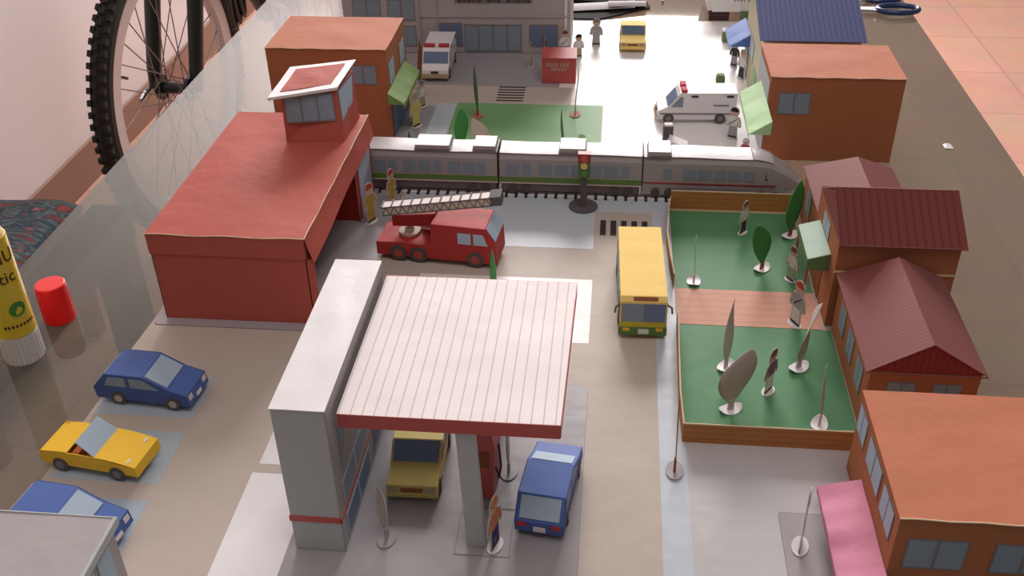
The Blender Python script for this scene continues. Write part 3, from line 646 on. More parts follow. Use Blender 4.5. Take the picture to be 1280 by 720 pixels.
# ================================================================== TRAIN
tr = thing('railway_track', 'black and white paper railway track under the train', 'railway track', -27, 834, .4, world=True)
MB().box(-224, 172, 818, 853, .5, .7).build('track_bed', 'white', tr)
sl = MB()
for i in range(42): sl.box(-222 + 9.1 * i, -219.4 + 9.1 * i, 813.8, 855, .5, 1.4)
sl.build('sleepers', 'line', tr)
rl = MB()
for y in (822, 845): rl.box(-224, 172, y, y + 1.2, 1.4, 2.6)
rl.build('rails', 'greyline', tr)
def carriage(x0, x1, label, loco=False, stripe='gstripe', seed=0, box=None):
    t = thing('train_carriage' if not loco else 'locomotive', label, 'train', (x0 + x1) / 2, 834, 2.7, world=True, group='cars of the paper train')
    y0, y1 = 820, 848; h = 41
    prof = [(y0, 12), (y0, 36), (y0 + 3, 41), (y1 - 3, 41), (y1, 36), (y1, 12)]
    b = MB()
    if not loco: b.hexa([(x0, a, c) for a, c in prof], [(x1, a, c) for a, c in prof])
    else:
        def sec(x, k, tap=0): return [(x, 834 + (a - 834) * (1 - tap), 12 + (c - 12) * k) for a, c in prof]
        ss = [sec(x0, 1), sec(x0 + 92, 1), sec(x0 + 112, .93, .04), sec(x0 + 126, .62, .12), sec(x1, .22, .35)]
        n = 6; b.v = [p for s_ in ss for p in s_]
        for i in range(len(ss) - 1):
            for j in range(n): b.f.append([i * n + j, i * n + (j + 1) % n, (i + 1) * n + (j + 1) % n, (i + 1) * n + j])
        b.f.append(list(range(n))); b.f.append([(len(ss) - 1) * n + j for j in range(n)])
    b.build('body', 'train', t, bevel=.4)
    xr = x1 if not loco else x0 + 96
    MB().grid(lambda u, v: (x0 + .4 + (xr - x0 - .8) * u, y0 + 1.5 + (y1 - y0 - 3) * v, 41.6 + .5 * sin(pi * v) + .4 * sin(7 * u + seed)), 16, 8, .4).build('roof', 'trainr', t)
    if loco: MB().grid(lambda u, v: (xr + 18 * u, y0 + 2 + (y1 - y0 - 4) * v, 41.4 - 3.6 * u * u + 1.5 * sin(pi * v)), 6, 8, .4).build('nose_roof', 'trainr', t)
    u = MB(); u.box(x0 + 1, x1 - (1.5 if not loco else 14), y0 + .6, y1 - .6, 4.2, 12); u.build('undercarriage', 'traind' if not loco else 'train', t)
    for k in (x0 + 12, x0 + 24, x1 - 34 if loco else x1 - 24, x1 - 22 if loco else x1 - 12):
        for y in (y0 - .5, y1 - .7): MB().cyl((k, y, 6.9), (k, y + 1.2, 6.9), 4.2, n=16).build('wheel', 'tyrep', t)
    if not loco:
        MB().slab([(x0, y0, 14), (x1, y0, 14), (x1, y0, 18.5), (x0, y0, 18.5)], .4, .3).build('green_stripe', stripe, t)
        MB().slab([(x0, y0, 12), (x1, y0, 12), (x1, y0, 13.2), (x0, y0, 13.2)], .4, .3).build('sill_stripe', 'beige', t)
        n = 8; w_ = (x1 - x0 - 10) / n
        for i in range(n):
            a = x0 + 6 + i * w_; ww = w_ * (.8 if i % 3 != 1 else .5)
            MB().slab([(a, y0, 21), (a + ww, y0, 21), (a + ww, y0, 32), (a, y0, 32)], .3, .25).build('window', 'glassp', t)
    else:
        MB().slab([(x0, y0, 16), (x0 + 118, y0, 16), (x0 + 118, y0, 17.3), (x0, y0, 17.3)], .4, .3).build('red_stripe', 'tred', t)
        for a, b_ in ((16, 25), (38, 50), (53, 65), (68, 80), (83, 95), (98, 110)) if False else ((18, 26), (36, 46), (49, 60), (63, 73), (76, 86), (89, 99)):
            MB().slab([(x0 + a, y0, 21), (x0 + b_, y0, 21), (x0 + b_, y0, 31), (x0 + a, y0, 31)], .3, .25).build('window', 'glassp', t)
        MB().slab([(x0 + 108, y0 + .9, 22), (x0 + 120, y0 + 2.4, 20), (x0 + 116, y0 + 3, 30), (x0 + 108, y0 + 1.2, 32)], .5, .5).build('cab_window', 'line', t)
    for bx in (box or []):
        g = MB().prism([(bx[0], 42), (bx[1], 42), (bx[1] - 1, 47.5), (bx[0] + 1, 47.5)], y0 + bx[2], y0 + bx[3]).build('roof_unit', 'trainr', t, bevel=.3)
        MB().box(bx[0] + 1.5, bx[1] - 1.5, y0 + bx[2] - .4, y0 + bx[2], 42.5, 44).build('grille', 'greyline', g)
    MB().slab([(x1 - .2 if not loco else x0, y0 - .3, 4), (x1 - .2 if not loco else x0, y1 + .3, 4), (x1 - .2 if not loco else x0, y1 + .3, 43.5), (x1 - .2 if not loco else x0, y0 - .3, 43.5)], .5).build('gangway', 'tyrep', t)
    return t
carriage(-221, -101, 'grey train carriage with green stripe nearest the fire station', seed=1, box=[(-177, -144, 1, 24), (-124, -102, 2, 24)])
carriage(-99.5, 29.5, 'grey train carriage with green stripe behind the traffic light', seed=3, box=[(-46, -21, 1, 24)])
carriage(30.2, 170, 'white train locomotive with a sloping nose behind the park fence', loco=True, seed=5, box=[(33, 55, -.5, 24)])

# ================================================================== VEHICLES
def vehicle(name, label, cat, x, y, rot, prof, width, body, sides=(), faces=(), wheels=(), wr=5, hub='hubp', group=None, sidemat=None, z=.8):
    """paper vehicle, front towards local +x; prof = (x,z) outline"""
    t = thing(name, label, cat, x, y, z, rot, group)
    a = sum(prof[i][0] * prof[(i + 1) % len(prof)][1] - prof[(i + 1) % len(prof)][0] * prof[i][1] for i in range(len(prof)))
    w = width / 2
    MB().prism(prof, -w, w).build('body', body, t, world=False, bevel=.35)
    if sidemat:
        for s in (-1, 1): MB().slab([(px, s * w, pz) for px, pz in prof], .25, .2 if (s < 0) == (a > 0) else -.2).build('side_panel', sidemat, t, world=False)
    for nm, m_, poly in sides:
        for s in (-1, 1): MB().hexa([(px, s * (w + .1), pz) for px, pz in poly], [(px, s * (w + .55), pz) for px, pz in poly]).build(nm, m_, t, world=False)
    for nm, m_, i, u0, u1, v0, v1 in faces:
        p, q = Vector((prof[i][0], 0, prof[i][1])), Vector((prof[(i + 1) % len(prof)][0], 0, prof[(i + 1) % len(prof)][1]))
        d = q - p; n = Vector((-d.z, 0, d.x)).normalized() * (1 if a < 0 else -1)
        A, B = p + d * v0, p + d * v1; ya_, yb_ = -w + width * u0, -w + width * u1
        pts = [Vector((A.x, ya_, A.z)), Vector((A.x, yb_, A.z)), Vector((B.x, yb_, B.z)), Vector((B.x, ya_, B.z))]
        MB().hexa([c + n * .1 for c in pts], [c + n * .5 for c in pts]).build(nm, m_, t, world=False)
    for wx in wheels:
        for s in (-1, 1):
            wo = MB().cyl((wx, s * (w - 1.5), wr), (wx, s * (w + .9), wr), wr, n=24).build('wheel', 'tyrep', t, world=False)
            MB().cyl((wx, s * (w + .9), wr), (wx, s * (w + 1.2), wr), wr * .55, n=18).build('hub', hub, wo, world=False)
    return t
HATCH = [(-34, 4), (-35, 13), (-24, 25), (3, 25.5), (20, 16.5), (33, 13), (34.5, 4)]
def hatch(label, x, y, rot):
    return vehicle('blue_hatchback', label, 'toy car', x, y, rot, HATCH, 28, 'blue', group='blue paper hatchbacks', sidemat='blue_shade',
        sides=[('side_window', 'glassp', [(-26, 15.5), (-10, 15.5), (-10, 23), (-22, 23)]), ('side_window', 'glassp', [(-7, 15.5), (14, 15.5), (3, 23), (-7, 23)])],
        faces=[('windscreen', 'glassl', 3, .06, .94, .08, .94), ('rear_window', 'glassl', 1, .08, .92, .12, .92), ('number_plate', 'white', 0, .36, .62, .15, .6),
               ('tail_light', 'sh_red', 0, .04, .24, .55, .95), ('tail_light', 'sh_red', 0, .76, .96, .55, .95), ('headlight', 'sh_white', 5, .05, .22, .15, .55), ('headlight', 'sh_white', 5, .78, .95, .15, .55), ('number_plate', 'white', 5, .38, .62, .6, .9)],
        wheels=(-18, 22), wr=5.2)
hatch('blue paper hatchback parked in front of the fire station', -308, 517, -5)
hatch('blue paper hatchback half hidden behind the grey building', -308, 388, -8)
hatch('blue paper hatchback seen from behind under the canopy', -28, 441, 83)
SEDAN = [(-33, 4), (-34, 13), (-24, 16), (-16, 23), (2, 23.5), (15, 15.5), (31, 12), (34, 8), (33, 4)]
def sedan(label, x, y, rot, body, w=31):
    return vehicle('yellow_car', label, 'toy car', x, y, rot, SEDAN, w, body, group='yellow paper cars',
        sides=[('side_window', 'glassp', [(-17, 15), (-6, 15), (-6, 21.5), (-13, 21.5)]), ('side_window', 'glassp', [(-4, 15), (11, 15), (2, 21.5), (-4, 21.5)])],
        faces=[('windscreen', 'glassd', 4, .05, .95, .06, .95), ('rear_window', 'glassp', 2, .08, .92, .1, .95), ('grille', 'trunk', 6, .28, .72, .3, .8), ('headlight', 'khaki', 6, .04, .24, .1, .9), ('headlight', 'khaki', 6, .76, .96, .1, .9)],
        wheels=(-20, 21), wr=5)
sedan('yellow paper car facing forward under the station canopy', -111, 462, -89, 'yellowd')
sedan('yellow paper taxi alone on the bright white sheet at the back', 22, 1214, -90, 'bus', 30)
# convertible
cv = thing('yellow_convertible', 'open yellow paper convertible parked at the left edge of the sheet', 'toy car', -315, 450, .8, -8)
def L(n, mb, m_, p=None, **k): return mb.build(n, m_, p or cv, world=False, **k)
sp_ = [(-33, 5), (-32, 15), (-8, 16), (6, 15.5), (33, 12), (34, 5)]
body = MB()
for s in (-1, 1): body.hexa([(x, s * 13.4, z) for x, z in sp_], [(x, s * 14, z) for x, z in sp_])
body.box(-33, 34, -13.4, 13.4, 4.6, 5.4)
L('body', body, 'yellow')
L('rear_deck', MB().grid(lambda u, v: (-33 + 20 * u, -14 + 28 * v, 13.5 + 2.6 * sin(pi * .6 * u)), 8, 4, .5), 'yellow')
L('bonnet', MB().grid(lambda u, v: (5 + 28.5 * u, -14 + 28 * v, 15.7 - 3.5 * u * u), 8, 4, .5), 'yellow')
L('front_panel', MB().slab([(33.8, -14, 5), (33.8, 14, 5), (33.2, 14, 12.4), (33.2, -14, 12.4)], .5), 'yellow')
L('rear_panel', MB().slab([(-33, -14, 5), (-33, 14, 5), (-32.8, 14, 13.4), (-32.8, -14, 13.4)], .5), 'yellow')
L('seats', MB().box(-12, -7, -11, -1, 5.4, 14).box(-12, -7, 1, 11, 5.4, 14).box(-7, 0, -11, 11, 5.4, 8), 'seat', bevel=.5)
L('dashboard', MB().box(2, 5, -13, 13, 5.4, 13), 'navy')
L('windscreen', MB().slab([(6, -13.5, 15.7), (6, 13.5, 15.7), (-5.5, 12.5, 25), (-5.5, -12.5, 25)], .5), 'glassl')
for s in (-1, 1):
    L('headlight', MB().cyl((26, s * 10, 13.2), (26, s * 10, 13.9), 2.6, n=14), 'sh_white')
    for x in (-20, 20):
        o = L('wheel', MB().cyl((x, s * 13.2, 5.2), (x, s * 14.8, 5.2), 5.2, n=24), 'tyrep'); MB().cyl((x, s * 14.8, 5.2), (x, s * 15.1, 5.2), 3, n=18).build('hub', 'greyline', o, world=False)
# bus
bp = [(-52, 3), (-52, 33.5), (47, 33.5), (51, 31), (53, 15), (53, 3)]
bs_ = vehicle('paper_bus', 'yellow paper bus with green bumper on the road beside the park', 'toy bus', 27.5, 659, -88.5, bp, 34, 'bus',
    sides=[('side_skirt', 'busg', [(-52, 3), (53, 3), (53, 9), (-52, 9)]), ('door', 'dgrey', [(38, 6), (48, 6), (48, 27), (38, 27)])] + [('side_window', 'glassp', [(-48 + 14 * i, 16), (-36 + 14 * i, 16), (-36 + 14 * i, 29), (-48 + 14 * i, 29)]) for i in range(6)],
    faces=[('windscreen', 'glassp', 3, .03, .495, .10, 1), ('windscreen', 'glassd', 3, .505, .97, .10, 1), ('route_sign', 'trunk', 2, .28, .80, .2, .85), ('front_band', 'busd', 4, 0, 1, .0, .38), ('front_bumper', 'busg', 4, 0, 1, .38, 1),
           ('rear_window', 'glassp', 0, .1, .9, .5, .9)], wheels=(-32, 34), wr=5.5)
for n_, m_, u0, u1, z0, z1 in (('headlight', 'yellow', .07, .22, 7, 9.5), ('headlight', 'yellow', .78, .93, 7, 9.5), ('number_plate', 'white', .40, .63, 4.5, 8.5)):
    MB().box(53.5, 54, -17 + 34 * u0, -17 + 34 * u1, z0, z1).build(n_, m_, bs_, world=False)
for y in (-18, 18): MB().tube([(50, y * .95, 28), (52, y * 1.12, 27), (52, y * 1.15, 22)], .8, 6).build('mirror', 'dgrey', bs_, world=False)
# ambulances
def ambulance(label, x, y, rot, ln, w, h):
    a = ln / 2
    pf = [(-a, 4), (-a, h), (a - 24, h), (a - 12, h * .55), (a - 2, h * .40), (a, 4)]
    t = vehicle('paper_ambulance', label, 'toy ambulance', x, y, rot, pf, w, 'white', group='paper ambulances', sides=[('side_window', 'glassp', [(a - 27, h * .55), (a - 15, h * .55), (a - 24, h * .88), (a - 27, h * .88)]),
        ('side_stripe', 'greyline', [(-a + 3, h * .30), (a - 4, h * .30), (a - 4, h * .34), (-a + 3, h * .34)]), ('lettering', 'greyline', [(-a + 8, h * .58), (-a + 24, h * .58), (-a + 24, h * .62), (-a + 8, h * .62)]),
        ('marker', 'dark', [(-a + 4, h * .86), (-a + 11, h * .86), (-a + 11, h * .93), (-a + 4, h * .93)]), ('marker', 'dark', [(a - 42, h * .86), (a - 35, h * .86), (a - 35, h * .93), (a - 42, h * .93)])],
        faces=[('windscreen', 'glassd', 2, .04, .96, .25, 1), ('bumper', 'khaki', 4, 0, 1, .45, 1), ('number_plate', 'dark', 4, .36, .64, .1, .4)], wheels=(-a + 16, a - 13), wr=5.5, hub='greyline')
    for s in (-1, 1): MB().box(a - 31, a - 25, s * w * .27 - w * .19, s * w * .27 + w * .19, h, h + 3.2).build('beacon', 'sh_red', t, world=False, bevel=.3, label='red beacon')
    return t
ambulance('white paper ambulance facing forward in front of the civic building', -203, 1119, -89, 78, 31, 31)
ambulance('white paper ambulance side on, parked beside the pale green awning', 86, 998, 183, 82, 27, 33)
# fire engine
fp = [(-51, 4), (-51, 16), (-28, 17), (-5, 16.5), (-3, 37), (42, 36.5), (50, 24), (51, 4)]
fe = vehicle('fire_engine', 'red paper fire engine with a raised ladder in front of the train', 'toy fire engine', -137, 713.5, -6, fp, 33, 'darkred',
    sides=[('side_window', 'glassl', [(19, 21), (30, 21), (30, 31), (19, 31)]), ('side_window', 'glassl', [(32, 21), (44, 21), (40, 31), (32, 31)])],
    faces=[('windscreen', 'glassl', 5, .05, .95, .05, .95)], wheels=(-32, -15, 33), wr=7, hub='redhub')
tt_ = MB().cyl((-27, 2, 17), (-27, 2, 19), 9, n=24).cyl((-27, 2, 19), (-27, 2, 22), 4, n=16).build('turntable', 'beige', fe, world=False)
MB().hexa([(-40, -3, 24), (-3, -3, 27), (-3, 7, 27), (-40, 7, 24)], [(-40, -3, 34), (-3, -3, 39), (-3, 7, 39), (-40, 7, 34)]).build('ladder_arm', 'darkred', fe, world=False)
MB().tube([(-27, 2, 20), (-25, 2, 27)], 2.5, 8).build('arm_post', 'beige', fe, world=False)
MB().slab([(-20, 9, 17), (-5, 9, 17), (-4, 9, 30), (-14, 9, 30)], .5).build('support_card', 'ladw', fe, world=False)
A = Vector((-44, -13, 39)); B = Vector((45, -5, 52)); dx = (B - A).normalized(); dyv = Vector((-.09, 1, 0)).normalized(); dz = dx.cross(dyv).normalized(); Ln = (B - A).length
ld = MB()
def lp(a, w_, h_): return A + dx * a + dyv * w_ + dz * h_
for w_ in (0, 12):
    for h_ in (0, 7): ld.tube([lp(0, w_, h_), lp(Ln, w_, h_)], .6, 6)
    nz = 13
    for i in range(nz):
        a0 = Ln * i / nz; a1 = Ln * (i + .5) / nz; a2 = Ln * (i + 1) / nz
        ld.tube([lp(a0, w_, 0), lp(a1, w_, 7)], .42, 5); ld.tube([lp(a1, w_, 7), lp(a2, w_, 0)], .42, 5)
for i in range(12): ld.tube([lp(Ln * i / 11, 0, 7.3), lp(Ln * i / 11, 12, 7.3)], .8, 5)
lo = ld.build('ladder', 'traind', fe, world=False)
MB().hexa([lp(0, .3, 6.2), lp(Ln, .3, 6.2), lp(Ln, 11.7, 6.2), lp(0, 11.7, 6.2)], [lp(0, .3, 6.9), lp(Ln, .3, 6.9), lp(Ln, 11.7, 6.9), lp(0, 11.7, 6.9)]).build('ladder_panel', 'ladw', lo, world=False)
MB().hexa([lp(1, .1, .2), lp(Ln - 1, .1, .2), lp(Ln - 1, .5, .2), lp(1, .5, .2)], [lp(1, .1, 6.8), lp(Ln - 1, .1, 6.8), lp(Ln - 1, .5, 6.8), lp(1, .5, 6.8)]).build('ladder_side', 'beige', lo, world=False)
MB().hexa([lp(Ln, -1, 0), lp(Ln + 9, -1, 0), lp(Ln + 9, 13, 0), lp(Ln, 13, 0)], [lp(Ln, -1, 8), lp(Ln + 9, -1, 8), lp(Ln + 9, 13, 8), lp(Ln, 13, 8)]).build('basket', 'dgrey', fe, world=False, bevel=.3)

# ================================================================== PAPER FIGURES
def figure(u, v, h, rot, hair, top, legs, label, base='sh_white', flip=0, belt=None, z=.9, hat=None):
    x, y = at(u, v, z)
    t = thing('paper_figure', label, 'paper figure', x, y, z, rot, group='paper figures standing in the town')
    k = h / 31
    def S(pts): return [(a * k, b * k) for a, b in pts]
    def card(nm, pts, th, m_, par=t):
        P = S(pts); return MB().hexa([(a, -th / 2, b) for a, b in P], [(a, th / 2, b) for a, b in P]).build(nm, m_, par, world=False)
    half = [(4.6, .3), (4.8, 2), (4.2, 9), (4.6, 12), (6.8, 11), (7.8, 13), (7.0, 18), (5.4, 21.5), (3.2, 22.4), (4.4, 24.5), (4.6, 27.5), (3.6, 30), (1.5, 31.2)]
    card('card', half + [(-a, b) for a, b in reversed(half)], .5, 'card')
    circ = lambda cx_, cz_, r, n=14, a0=0, a1=360: [(cx_ + r * cos(radians(a0 + (a1 - a0) * i / (n - (a1 - a0 < 360)))), cz_ + r * sin(radians(a0 + (a1 - a0) * i / (n - (a1 - a0 < 360))))) for i in range(n)]
    fc = card('face', circ(0, 26, 3.1), .75, 'skin')
    eyes = MB()
    for s in (-1, 1): eyes.box((s * 1.2 - .35) * k, (s * 1.2 + .35) * k, -.5, .5, 25.8 * k, 26.6 * k)
    eyes.box(-.9 * k, .9 * k, -.5, .5, 24.2 * k, 24.5 * k); eyes.build('features', 'line', fc, world=False)
    card('hair' if not hat else 'helmet', circ(0, 27.2, 3.6, 12, -10, 190), 1.1, hat or hair)
    card('shirt', [(-3.4, 12), (3.4, 12), (3.3, 18), (5.9, 12.6), (7, 13.4), (5.2, 20), (3, 22), (-3, 22), (-5.2, 20), (-7, 13.4), (-5.9, 12.6), (-3.3, 18)], .8, top)
    card('trousers', [(-3.6, 2.2), (-.5, 2.2), (0, 8), (.5, 2.2), (3.6, 2.2), (3.5, 12), (-3.5, 12)], .8, legs)
    card('shoes', [(-4.2, .4), (4.2, .4), (4, 2.2), (-4, 2.2)], .9, 'dark')
    if belt: card('strap', [(-3.3, 13), (3.2, 19.5), (3.4, 20.5), (-3.4, 14.4)], 1.0, belt)
    b = MB()
    n = 16; pts = [(5.6 * k * cos(2 * pi * i / n), 3.4 * k * sin(2 * pi * i / n)) for i in range(n)]
    b.hexa([(a, c, 0) for a, c in pts], [(a, c, .4) for a, c in pts]); b.build('base', base, t, world=False)
    return t
FIG = [
 (745, 56, 33, 0, 'hgrey', 'sh_grey', 'sh_grey', 'grey paper figure standing on the bright sheet below the black folder', {}),
 (723, 71, 28, 20, 'hblack', 'sh_white', 'khaki', 'black haired paper figure in white right behind the red stand', {}),
 (706, 69, 31, 0, 'hbrown', 'sh_white', 'sh_grey', 'brown haired paper figure in white directly behind the red stand', {'belt': 'dark'}),
 (664, 83, 29, 82, 'hbrown', 'khaki', 'khaki', 'thin edge-on brown paper figure left of the red stand', {}),
 (682, 66, 24, 75, 'hblack', 'dark', 'sh_grey', 'edge-on black haired paper figure by the civic building window', {}),
 (521, 158, 38, 58, 'khaki', 'sh_yel', 'sh_yel', 'yellow dressed paper figure below the green awning', {}),
 (529, 133, 30, 65, 'hgrey', 'sh_white', 'khaki', 'pale paper figure behind the yellow one by the green awning', {}),
 (465, 277, 38, 62, 'hred', 'sh_fire', 'sh_fire', 'paper firefighter with red helmet nearest the blue garage door', {'hat': 'hred'}),
 (491, 256, 36, 72, 'hred', 'sh_fire', 'sh_fire', 'paper firefighter standing beside the train behind the fire engine', {'hat': 'hred'}),
 (915, 172, 33, -25, 'hblack', 'sh_white', 'sh_grey', 'black haired paper figure in white beside the rear of the ambulance', {'belt': 'dark'}),
 (930, 199, 22, -20, 'sh_white', 'sh_red', 'sh_grey', 'small red and white paper figure between train and pale green awning', {}),
 (917, 82, 30, -40, 'hbrown', 'dark', 'sh_grey', 'dark paper figure in front of the blue awning', {}),
 (926, 97, 33, -55, 'khaki', 'sh_white', 'dark', 'pale paper figure with dark legs by the green door', {}),
 (928, 291, 31, 52, 'hbrown', 'sh_white', 'dark', 'paper boy in white shirt at the back of the park', {}),
 (987, 350, 31, -60, 'hbrown', 'sh_white', 'sh_green', 'brown haired paper figure under the green tree by the porch', {}),
 (993, 405, 38, -62, 'hred', 'sh_grey', 'sh_white', 'red hatted paper figure in grey on the end of the pink path', {'hat': 'hred', 'belt': 'dark'}),
 (960, 489, 36, 55, 'hbrown', 'sh_pur', 'sh_white', 'purple dressed paper figure standing among the white trees', {}),
 (619, 682, 39, 72, 'sh_or', 'sh_or', 'navy', 'edge-on paper attendant in orange and navy beside the canopy pillar', {}),
 (1000, 683, 44, 76, 'hgrey', 'sh_grey', 'sh_white', 'edge-on grey paper figure on the plate beside the pink awning', {'belt': 'dark'}),
 (727, 196, 24, -10, 'paleaw', 'sh_white', 'sh_green', 'pale paper figure behind the middle train carriage', {}),
]
for u, v, h, r, ha, tp, lg, lb, kw in FIG: figure(u, v, h, r, ha, tp, lg, lb, **kw)

# ================================================================== PAPER TREES
def tree(u, v, h, w, rot, m_, label, bend=0, lean=0, base='white', kind='leaf', curl=0.0, trunk=True, twist=0, z=.9):
    x, y = at(u, v, z)
    t = thing('paper_tree', label, 'paper tree', x, y, z, rot, group='paper trees in the town')
    def fn(a, b):
        s = a; hw = w / 2 * (sin(pi * min(1, max(0, (s - .10) / .9))) ** .75) if s > .10 else 0
        hw = max(hw, (1.6 if s < .5 else .25))
        q = (b - .5) * 2; tw = radians(twist) * s
        xx, yy = q * hw, curl * (q * q) * hw * .3
        return (xx * cos(tw) - yy * sin(tw) + lean * s * s, xx * sin(tw) + yy * cos(tw) + bend * sin(s * pi * .5) ** 2 - bend * .6 * s, .3 + h * s)
    MB().grid(fn, 20, 6, .45).build('crown', m_, t, world=False, smooth=True)
    if trunk: MB().hexa([(-2.4, -.7, .3), (2.4, -.7, .3), (2.4, .7, .3), (-2.4, .7, .3)], [(-1.7, -.7, h * .17), (1.7, -.7, h * .17), (1.7, .7, h * .17), (-1.7, .7, h * .17)]).build('trunk', 'trunk' if m_ != 'leafw' else 'leafw', t, world=False)
    cu = 2.4 if base == 'white' else 0
    n = 20; b = MB()
    def bf(a, c):
        an = 2 * pi * c; r = a; xx = 8.5 * r * cos(an); yy = 5.5 * r * sin(an); return (xx, yy, .25 + cu * (abs(xx) / 8.5) ** 3)
    b.grid(bf, 3, 20, .35).build('base', base, t, world=False)
    return t
TR = [
 (597, 145, 56, 14, 84, 'leafd', 'thin dark green paper tree on an orange base at the back of the lawn', dict(base='orbase', bend=4)),
 (578, 187, 44, 22, 60, 'leaf', 'green paper tree at the left corner of the lawn behind the train', dict(base='orbase')),
 (608, 198, 46, 20, 50, 'beige', 'unprinted beige paper tree between lawn and train', dict(bend=6, lean=-14)),
 (719, 143, 52, 14, 86, 'leafw', 'edge-on paper tree like a thin line on a brown base on the lawn', dict(base='orbase', lean=0, bend=-6)),
 (704, 196, 50, 14, 86, 'leafd', 'dark edge-on paper tree standing behind the middle carriage', dict(bend=5)),
 (867, 352, 43, 15, 86, 'leafw', 'edge-on paper tree on a round white base at the left of the upper lawn', dict(bend=3)),
 (907, 459, 52, 22, 60, 'leafw', 'tall curved white paper tree at the left of the lower lawn', dict(bend=8, lean=10, twist=15)),
 (913, 512, 50, 27, 28, 'leafw', 'broad white paper tree turned face on in the lower lawn', dict(bend=-6, curl=.6, lean=8)),
 (998, 460, 46, 20, 40, 'leafw', 'white paper tree leaning right near the farmhouse', dict(lean=18, bend=8, twist=50)),
 (1024, 531, 48, 16, 74, 'leafw', 'thin white paper tree in the near corner of the park', dict(bend=6, lean=2)),
 (952, 336, 47, 20, 50, 'leaf', 'green paper tree with brown trunk in the middle of the upper lawn', dict(lean=-15, twist=-20)),
 (987, 295, 52, 22, 45, 'leaf', 'green paper tree against the back fence by the farmhouse', dict(lean=4)),
 (619, 384, 52, 16, 82, 'leaf', 'thin green paper tree tip showing behind the canopy', dict(bend=3)),
 (526, 113, 58, 18, 84, 'trunk', 'tall dark brown paper tree beside the ambulance', dict(base='mauve', bend=-5)),
 (843, 588, 58, 10, 88, 'trunk', 'thin brown paper tree on a mauve base at the near park corner', dict(base='mauve', bend=2)),
 (636, 589, 44, 12, 88, 'leafw', 'edge-on grey paper tree with dark base under the canopy', dict(base='mauve', bend=1)),
 (484, 672, 46, 12, 84, 'leafw', 'leaning grey paper tree in front of the yellow car', dict(base='mauve', lean=-5, bend=2)),
 (513, 190, 22, 8, 80, 'leafd', 'short dark paper tree at the corner of the green awning shop', dict(base='mauve')),
]
for u, v, h, w, r, m_, lb, kw in TR: tree(u, v, h, w, r, m_, lb, **kw)

# ================================================================== SMALL THINGS IN TOWN
x, y = at(729, 258, .8)
tl = thing('traffic_light', 'paper traffic light on a round dark base in front of the train', 'traffic light', x, y, .8)
MB().cyl((0, 0, .05), (0, 0, .9), 13, n=36).build('base', 'dgrey', tl, world=False)
MB().box(-2.8, 2.8, -1.6, 1.6, .9, 38).build('post', 'dgrey', tl, world=False, bevel=.3)
hd = MB().box(-5.3, 5.3, -3, 3, 30, 53).build('lamp_head', 'tgre', tl, world=False, bevel=.3)
MB().box(-5.5, 5.5, -3.2, 3.2, 45, 53.4).build('hood', 'tred', hd, world=False)
for z_, m_ in ((49, 'redline'), (42, 'tyel'), (35, 'gstripe')): MB().cyl((0, -3.2, z_), (0, -3.9, z_), 3.1, n=18).build('lamp', m_, hd, world=False)
# red stand
rs = thing('red_stand', 'red paper stand with two rows of pale lettering before the civic building', 'market stand', -61, 1094, .8, 1)
MB().prism([(-19, 0), (19, 0), (19, 29), (-19, 29)], -11, 11).build('body', 'redline', rs, world=False, bevel=.3)
MB().hexa([(-20, -12, 29), (20, -12, 29), (20, 14, 29), (-20, 14, 29)], [(-20, -12, 30), (20, -12, 30), (19, 14, 33), (-19, 14, 33)]).build('top', 'redline', rs, world=False)
tx = MB()
for i, (a, w_) in enumerate(((-14, 3), (-10.4, 2.6), (-7, 3), (-3.4, 2.6), (1.5, 3), (5.2, 2.6), (8.6, 3))): tx.box(a, a + w_, -11.5, -11.1, 20, 20.9); tx.box(a, a + .8, -11.5, -11.1, 20, 23.5); tx.box(a, a + w_, -11.5, -11.1, 22.8, 23.5)
for i, (a, w_) in enumerate(((-9, 3), (-5.4, 2.6), (-2, 3), (1.6, 2.6), (5, 3))): tx.box(a, a + w_, -11.5, -11.1, 15, 15.8); tx.box(a + w_ - .8, a + w_, -11.5, -11.1, 15, 18.2); tx.box(a, a + w_, -11.5, -11.1, 17.4, 18.2)
tx.build('lettering', 'beige', rs, world=False)
# bin
x, y = at(833, 192, .8)
bn = thing('litter_bin', 'black paper litter bin with white top behind the train', 'litter bin', x, y, .8, 5)
MB().box(-4.6, 4.6, -4, 4, 0, 30).build('body', 'dgrey', bn, world=False, bevel=.4); MB().box(-4, 4, -3.4, 3.4, 30, 32).build('lid', 'sh_white', bn, world=False, bevel=.5)
# white booth
x, y = at(842, 203, .8)
wb = thing('paper_booth', 'small white paper booth with sloping top and dark openings behind the train', 'booth', x, y + 6, .8, -8)
MB().prism([(-9, 0), (10, 0), (10, 17), (-5, 22), (-9, 17)], -6, 6).build('body', 'white', wb, world=False, bevel=.3)
MB().slab([(-6, -7, 23), (12, -7, 17.4), (12, 7, 17.4), (-6, 7, 23)], .6).build('roof', 'white', wb, world=False)
MB().box(-5, -1.5, -6.5, -6, 9, 17).build('opening', 'trunk', wb, world=False); MB().box(4.5, 8, -6.5, -6, 9, 13).build('opening', 'porchd', wb, world=False)
# green box, grey box
x, y = at(900.5, 103, .8)
single(MB().prism([(x - 5, .8), (x + 5, .8), (x + 5, 6), (x + 3, 9), (x - 3, 9), (x - 5, 6)], y, y + 8), 'green_box', 'porchd', 'tiny dark green paper box behind the side-on ambulance', 'box', x, y + 4, .8, bevel=.3)
x, y = at(913, 53, .8)
k_ = thing('grey_box', 'grey green paper crate left of the blue awning', 'box', x, y + 6, .8)
MB().box(-10, 8, -6, 6, 0, 13).build('body', 'porchd', k_, world=False, bevel=.3); MB().box(-10.5, 8.5, -6.5, 6.5, 13, 14.2).build('lid', 'greyp', k_, world=False)
